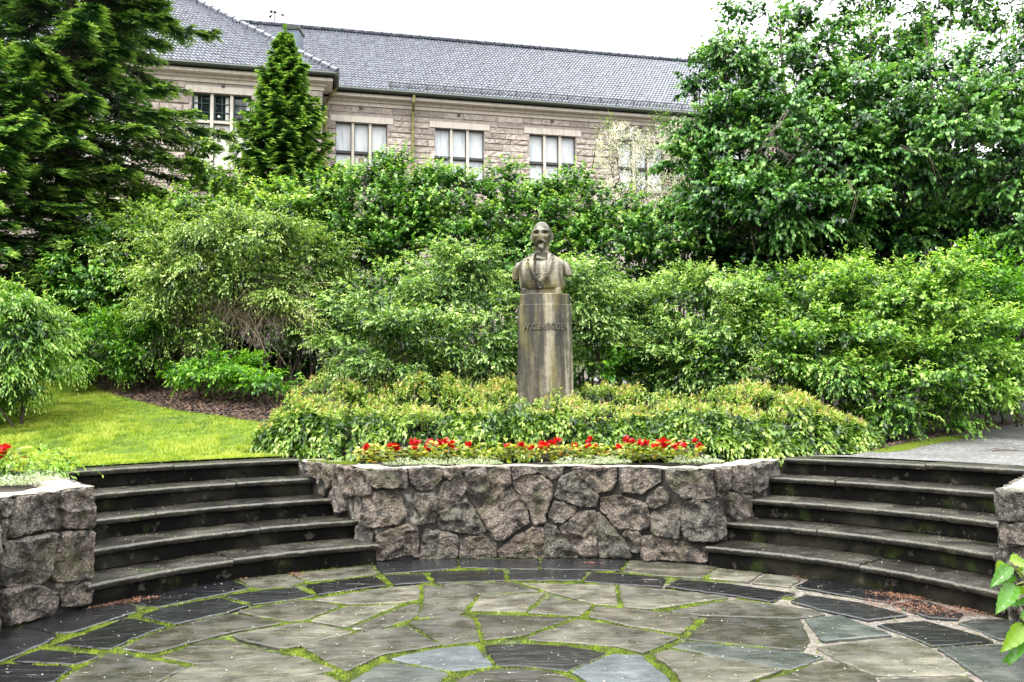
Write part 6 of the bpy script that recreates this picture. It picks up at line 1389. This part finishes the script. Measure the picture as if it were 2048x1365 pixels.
# ---------------------------------------------------------------- leafy twig in the near right corner
def big_leaf(c, d, nrm, L, W, curl):
    """broad serrated leaf with a folded midrib and a curling tip"""
    d = unit(np.array(d, float)); nrm = np.array(nrm, float); s = unit(np.cross(d, nrm)); nrm = np.cross(s, d); V = []; nu = 15; F = []
    for i in range(nu+1):
        t = i/nu; w = W*(math.sin(math.pi*min(1, t**.80))**.75)*(1-.35*t)*(1+.07*(-1)**i)+.0006
        cen = np.array(c)+d*L*t-nrm*L*curl*t*t
        for k in (-1, -.5, 0, .5, 1): V.append(cen+s*w*.5*k+nrm*(abs(k)**1.2*w*.22+.003*math.sin(t*30)*abs(k)))
    for i in range(nu):
        for k in range(4): F.append((i*5+k, i*5+k+1, (i+1)*5+k+1, (i+1)*5+k))
    return V, F
M['bigleaf'] = leaf_mat('fresh_broad_leaf', [(0, (.025, .11, .015)), (.5, (.08, .22, .018)), (1, (.22, .34, .03))], .22, .30)
def near_branch():
    Y = 2.3; o = at(2130, 1250, Y=Y); gx = float(o[0])+.35; root = thing('leafy_branch', 'fresh green leafy branch reaching in at the bottom right corner, nearest to the viewer', 'branch', (gx, Y, -.01)); R0 = np.array(root.location)
    st = MB(); P = lambda px, py, dy=0: at(px, py, Y=Y+dy)-R0
    st.tube([np.array([0, 0, 0]), np.array([-.02, 0, .35]), P(2110, 1200), P(2060, 1160), P(2032, 1140), P(2010, 1133)], [.012, .010, .006, .0045, .0035, .002], 7)
    st.tube([np.array([0.0, 0, .12]), P(2120, 1300), P(2060, 1262), P(2035, 1258)], [.009, .006, .004, .002], 7)
    for a, b in (((2060, 1160), (2046, 1175)), ((2032, 1140), (2018, 1128)), ((2060, 1262), (2043, 1235))): st.tube([P(*a), P(*b)], [.003, .002], 5)
    [st.tube([P(x, y), P(x2, y2, dy*.5)], [.0026, .0016], 5) for x, y, x2, y2, dy in ((2032, 1140, 2024, 1130, 0), (2060, 1160, 2032, 1170, 0), (2046, 1150, 2050, 1140, .04), (2062, 1175, 2056, 1186, .06), (2060, 1262, 2052, 1262, 0), (2043, 1250, 2030, 1298, .04))]; st.build('stems', M['greenstem'], root)
    for (x0, y0, x1, y1, w, cu, t, dy) in ((2018, 1122, 2058, 1126, 26, .25, .9, 0), (2022, 1132, 1985, 1168, 24, .25, .35, -.03), (2012, 1128, 1988, 1142, 20, .3, .85, .02), (2032, 1138, 2050, 1156, 16, .2, .9, .01), (2030, 1170, 1996, 1222, 30, .15, .45, -.05), (2050, 1168, 2030, 1197, 28, .3, .75, .03), (2062, 1175, 2078, 1215, 28, .2, .6, 0),
                                          (2040, 1236, 2070, 1240, 28, .2, .5, 0), (2046, 1250, 2014, 1300, 30, .30, .8, -.04), (2040, 1262, 2012, 1292, 26, .1, .35, .02), (2052, 1262, 2018, 1330, 26, .1, .3, -.02), (2060, 1262, 2080, 1310, 30, .2, .6, 0), (2075, 1190, 2110, 1150, 30, .2, .7, 0), (2046, 1150, 2062, 1108, 24, .35, .8, .04), (2026, 1150, 2004, 1186, 22, .4, .2, .05), (2056, 1185, 2034, 1222, 22, .35, .3, .06), (2044, 1245, 2022, 1270, 22, .4, .9, .03), (2030, 1300, 2008, 1338, 18, .3, .2, .04), (2085, 1280, 2120, 1250, 30, .2, .5, 0)):
        a, b = P(x0, y0), P(x1, y1, dy); L = np.linalg.norm(b-a); V, F = big_leaf(a, b-a, (.15*rng.normal(), -.75, .65), L, w*Y/FPX*1.25, cu)
        bigmesh('leaf', np.array(V), np.array(F), M['bigleaf'], root, np.full(len(V), t), True)
near_branch()
print('leaf tris', TRIS[0])
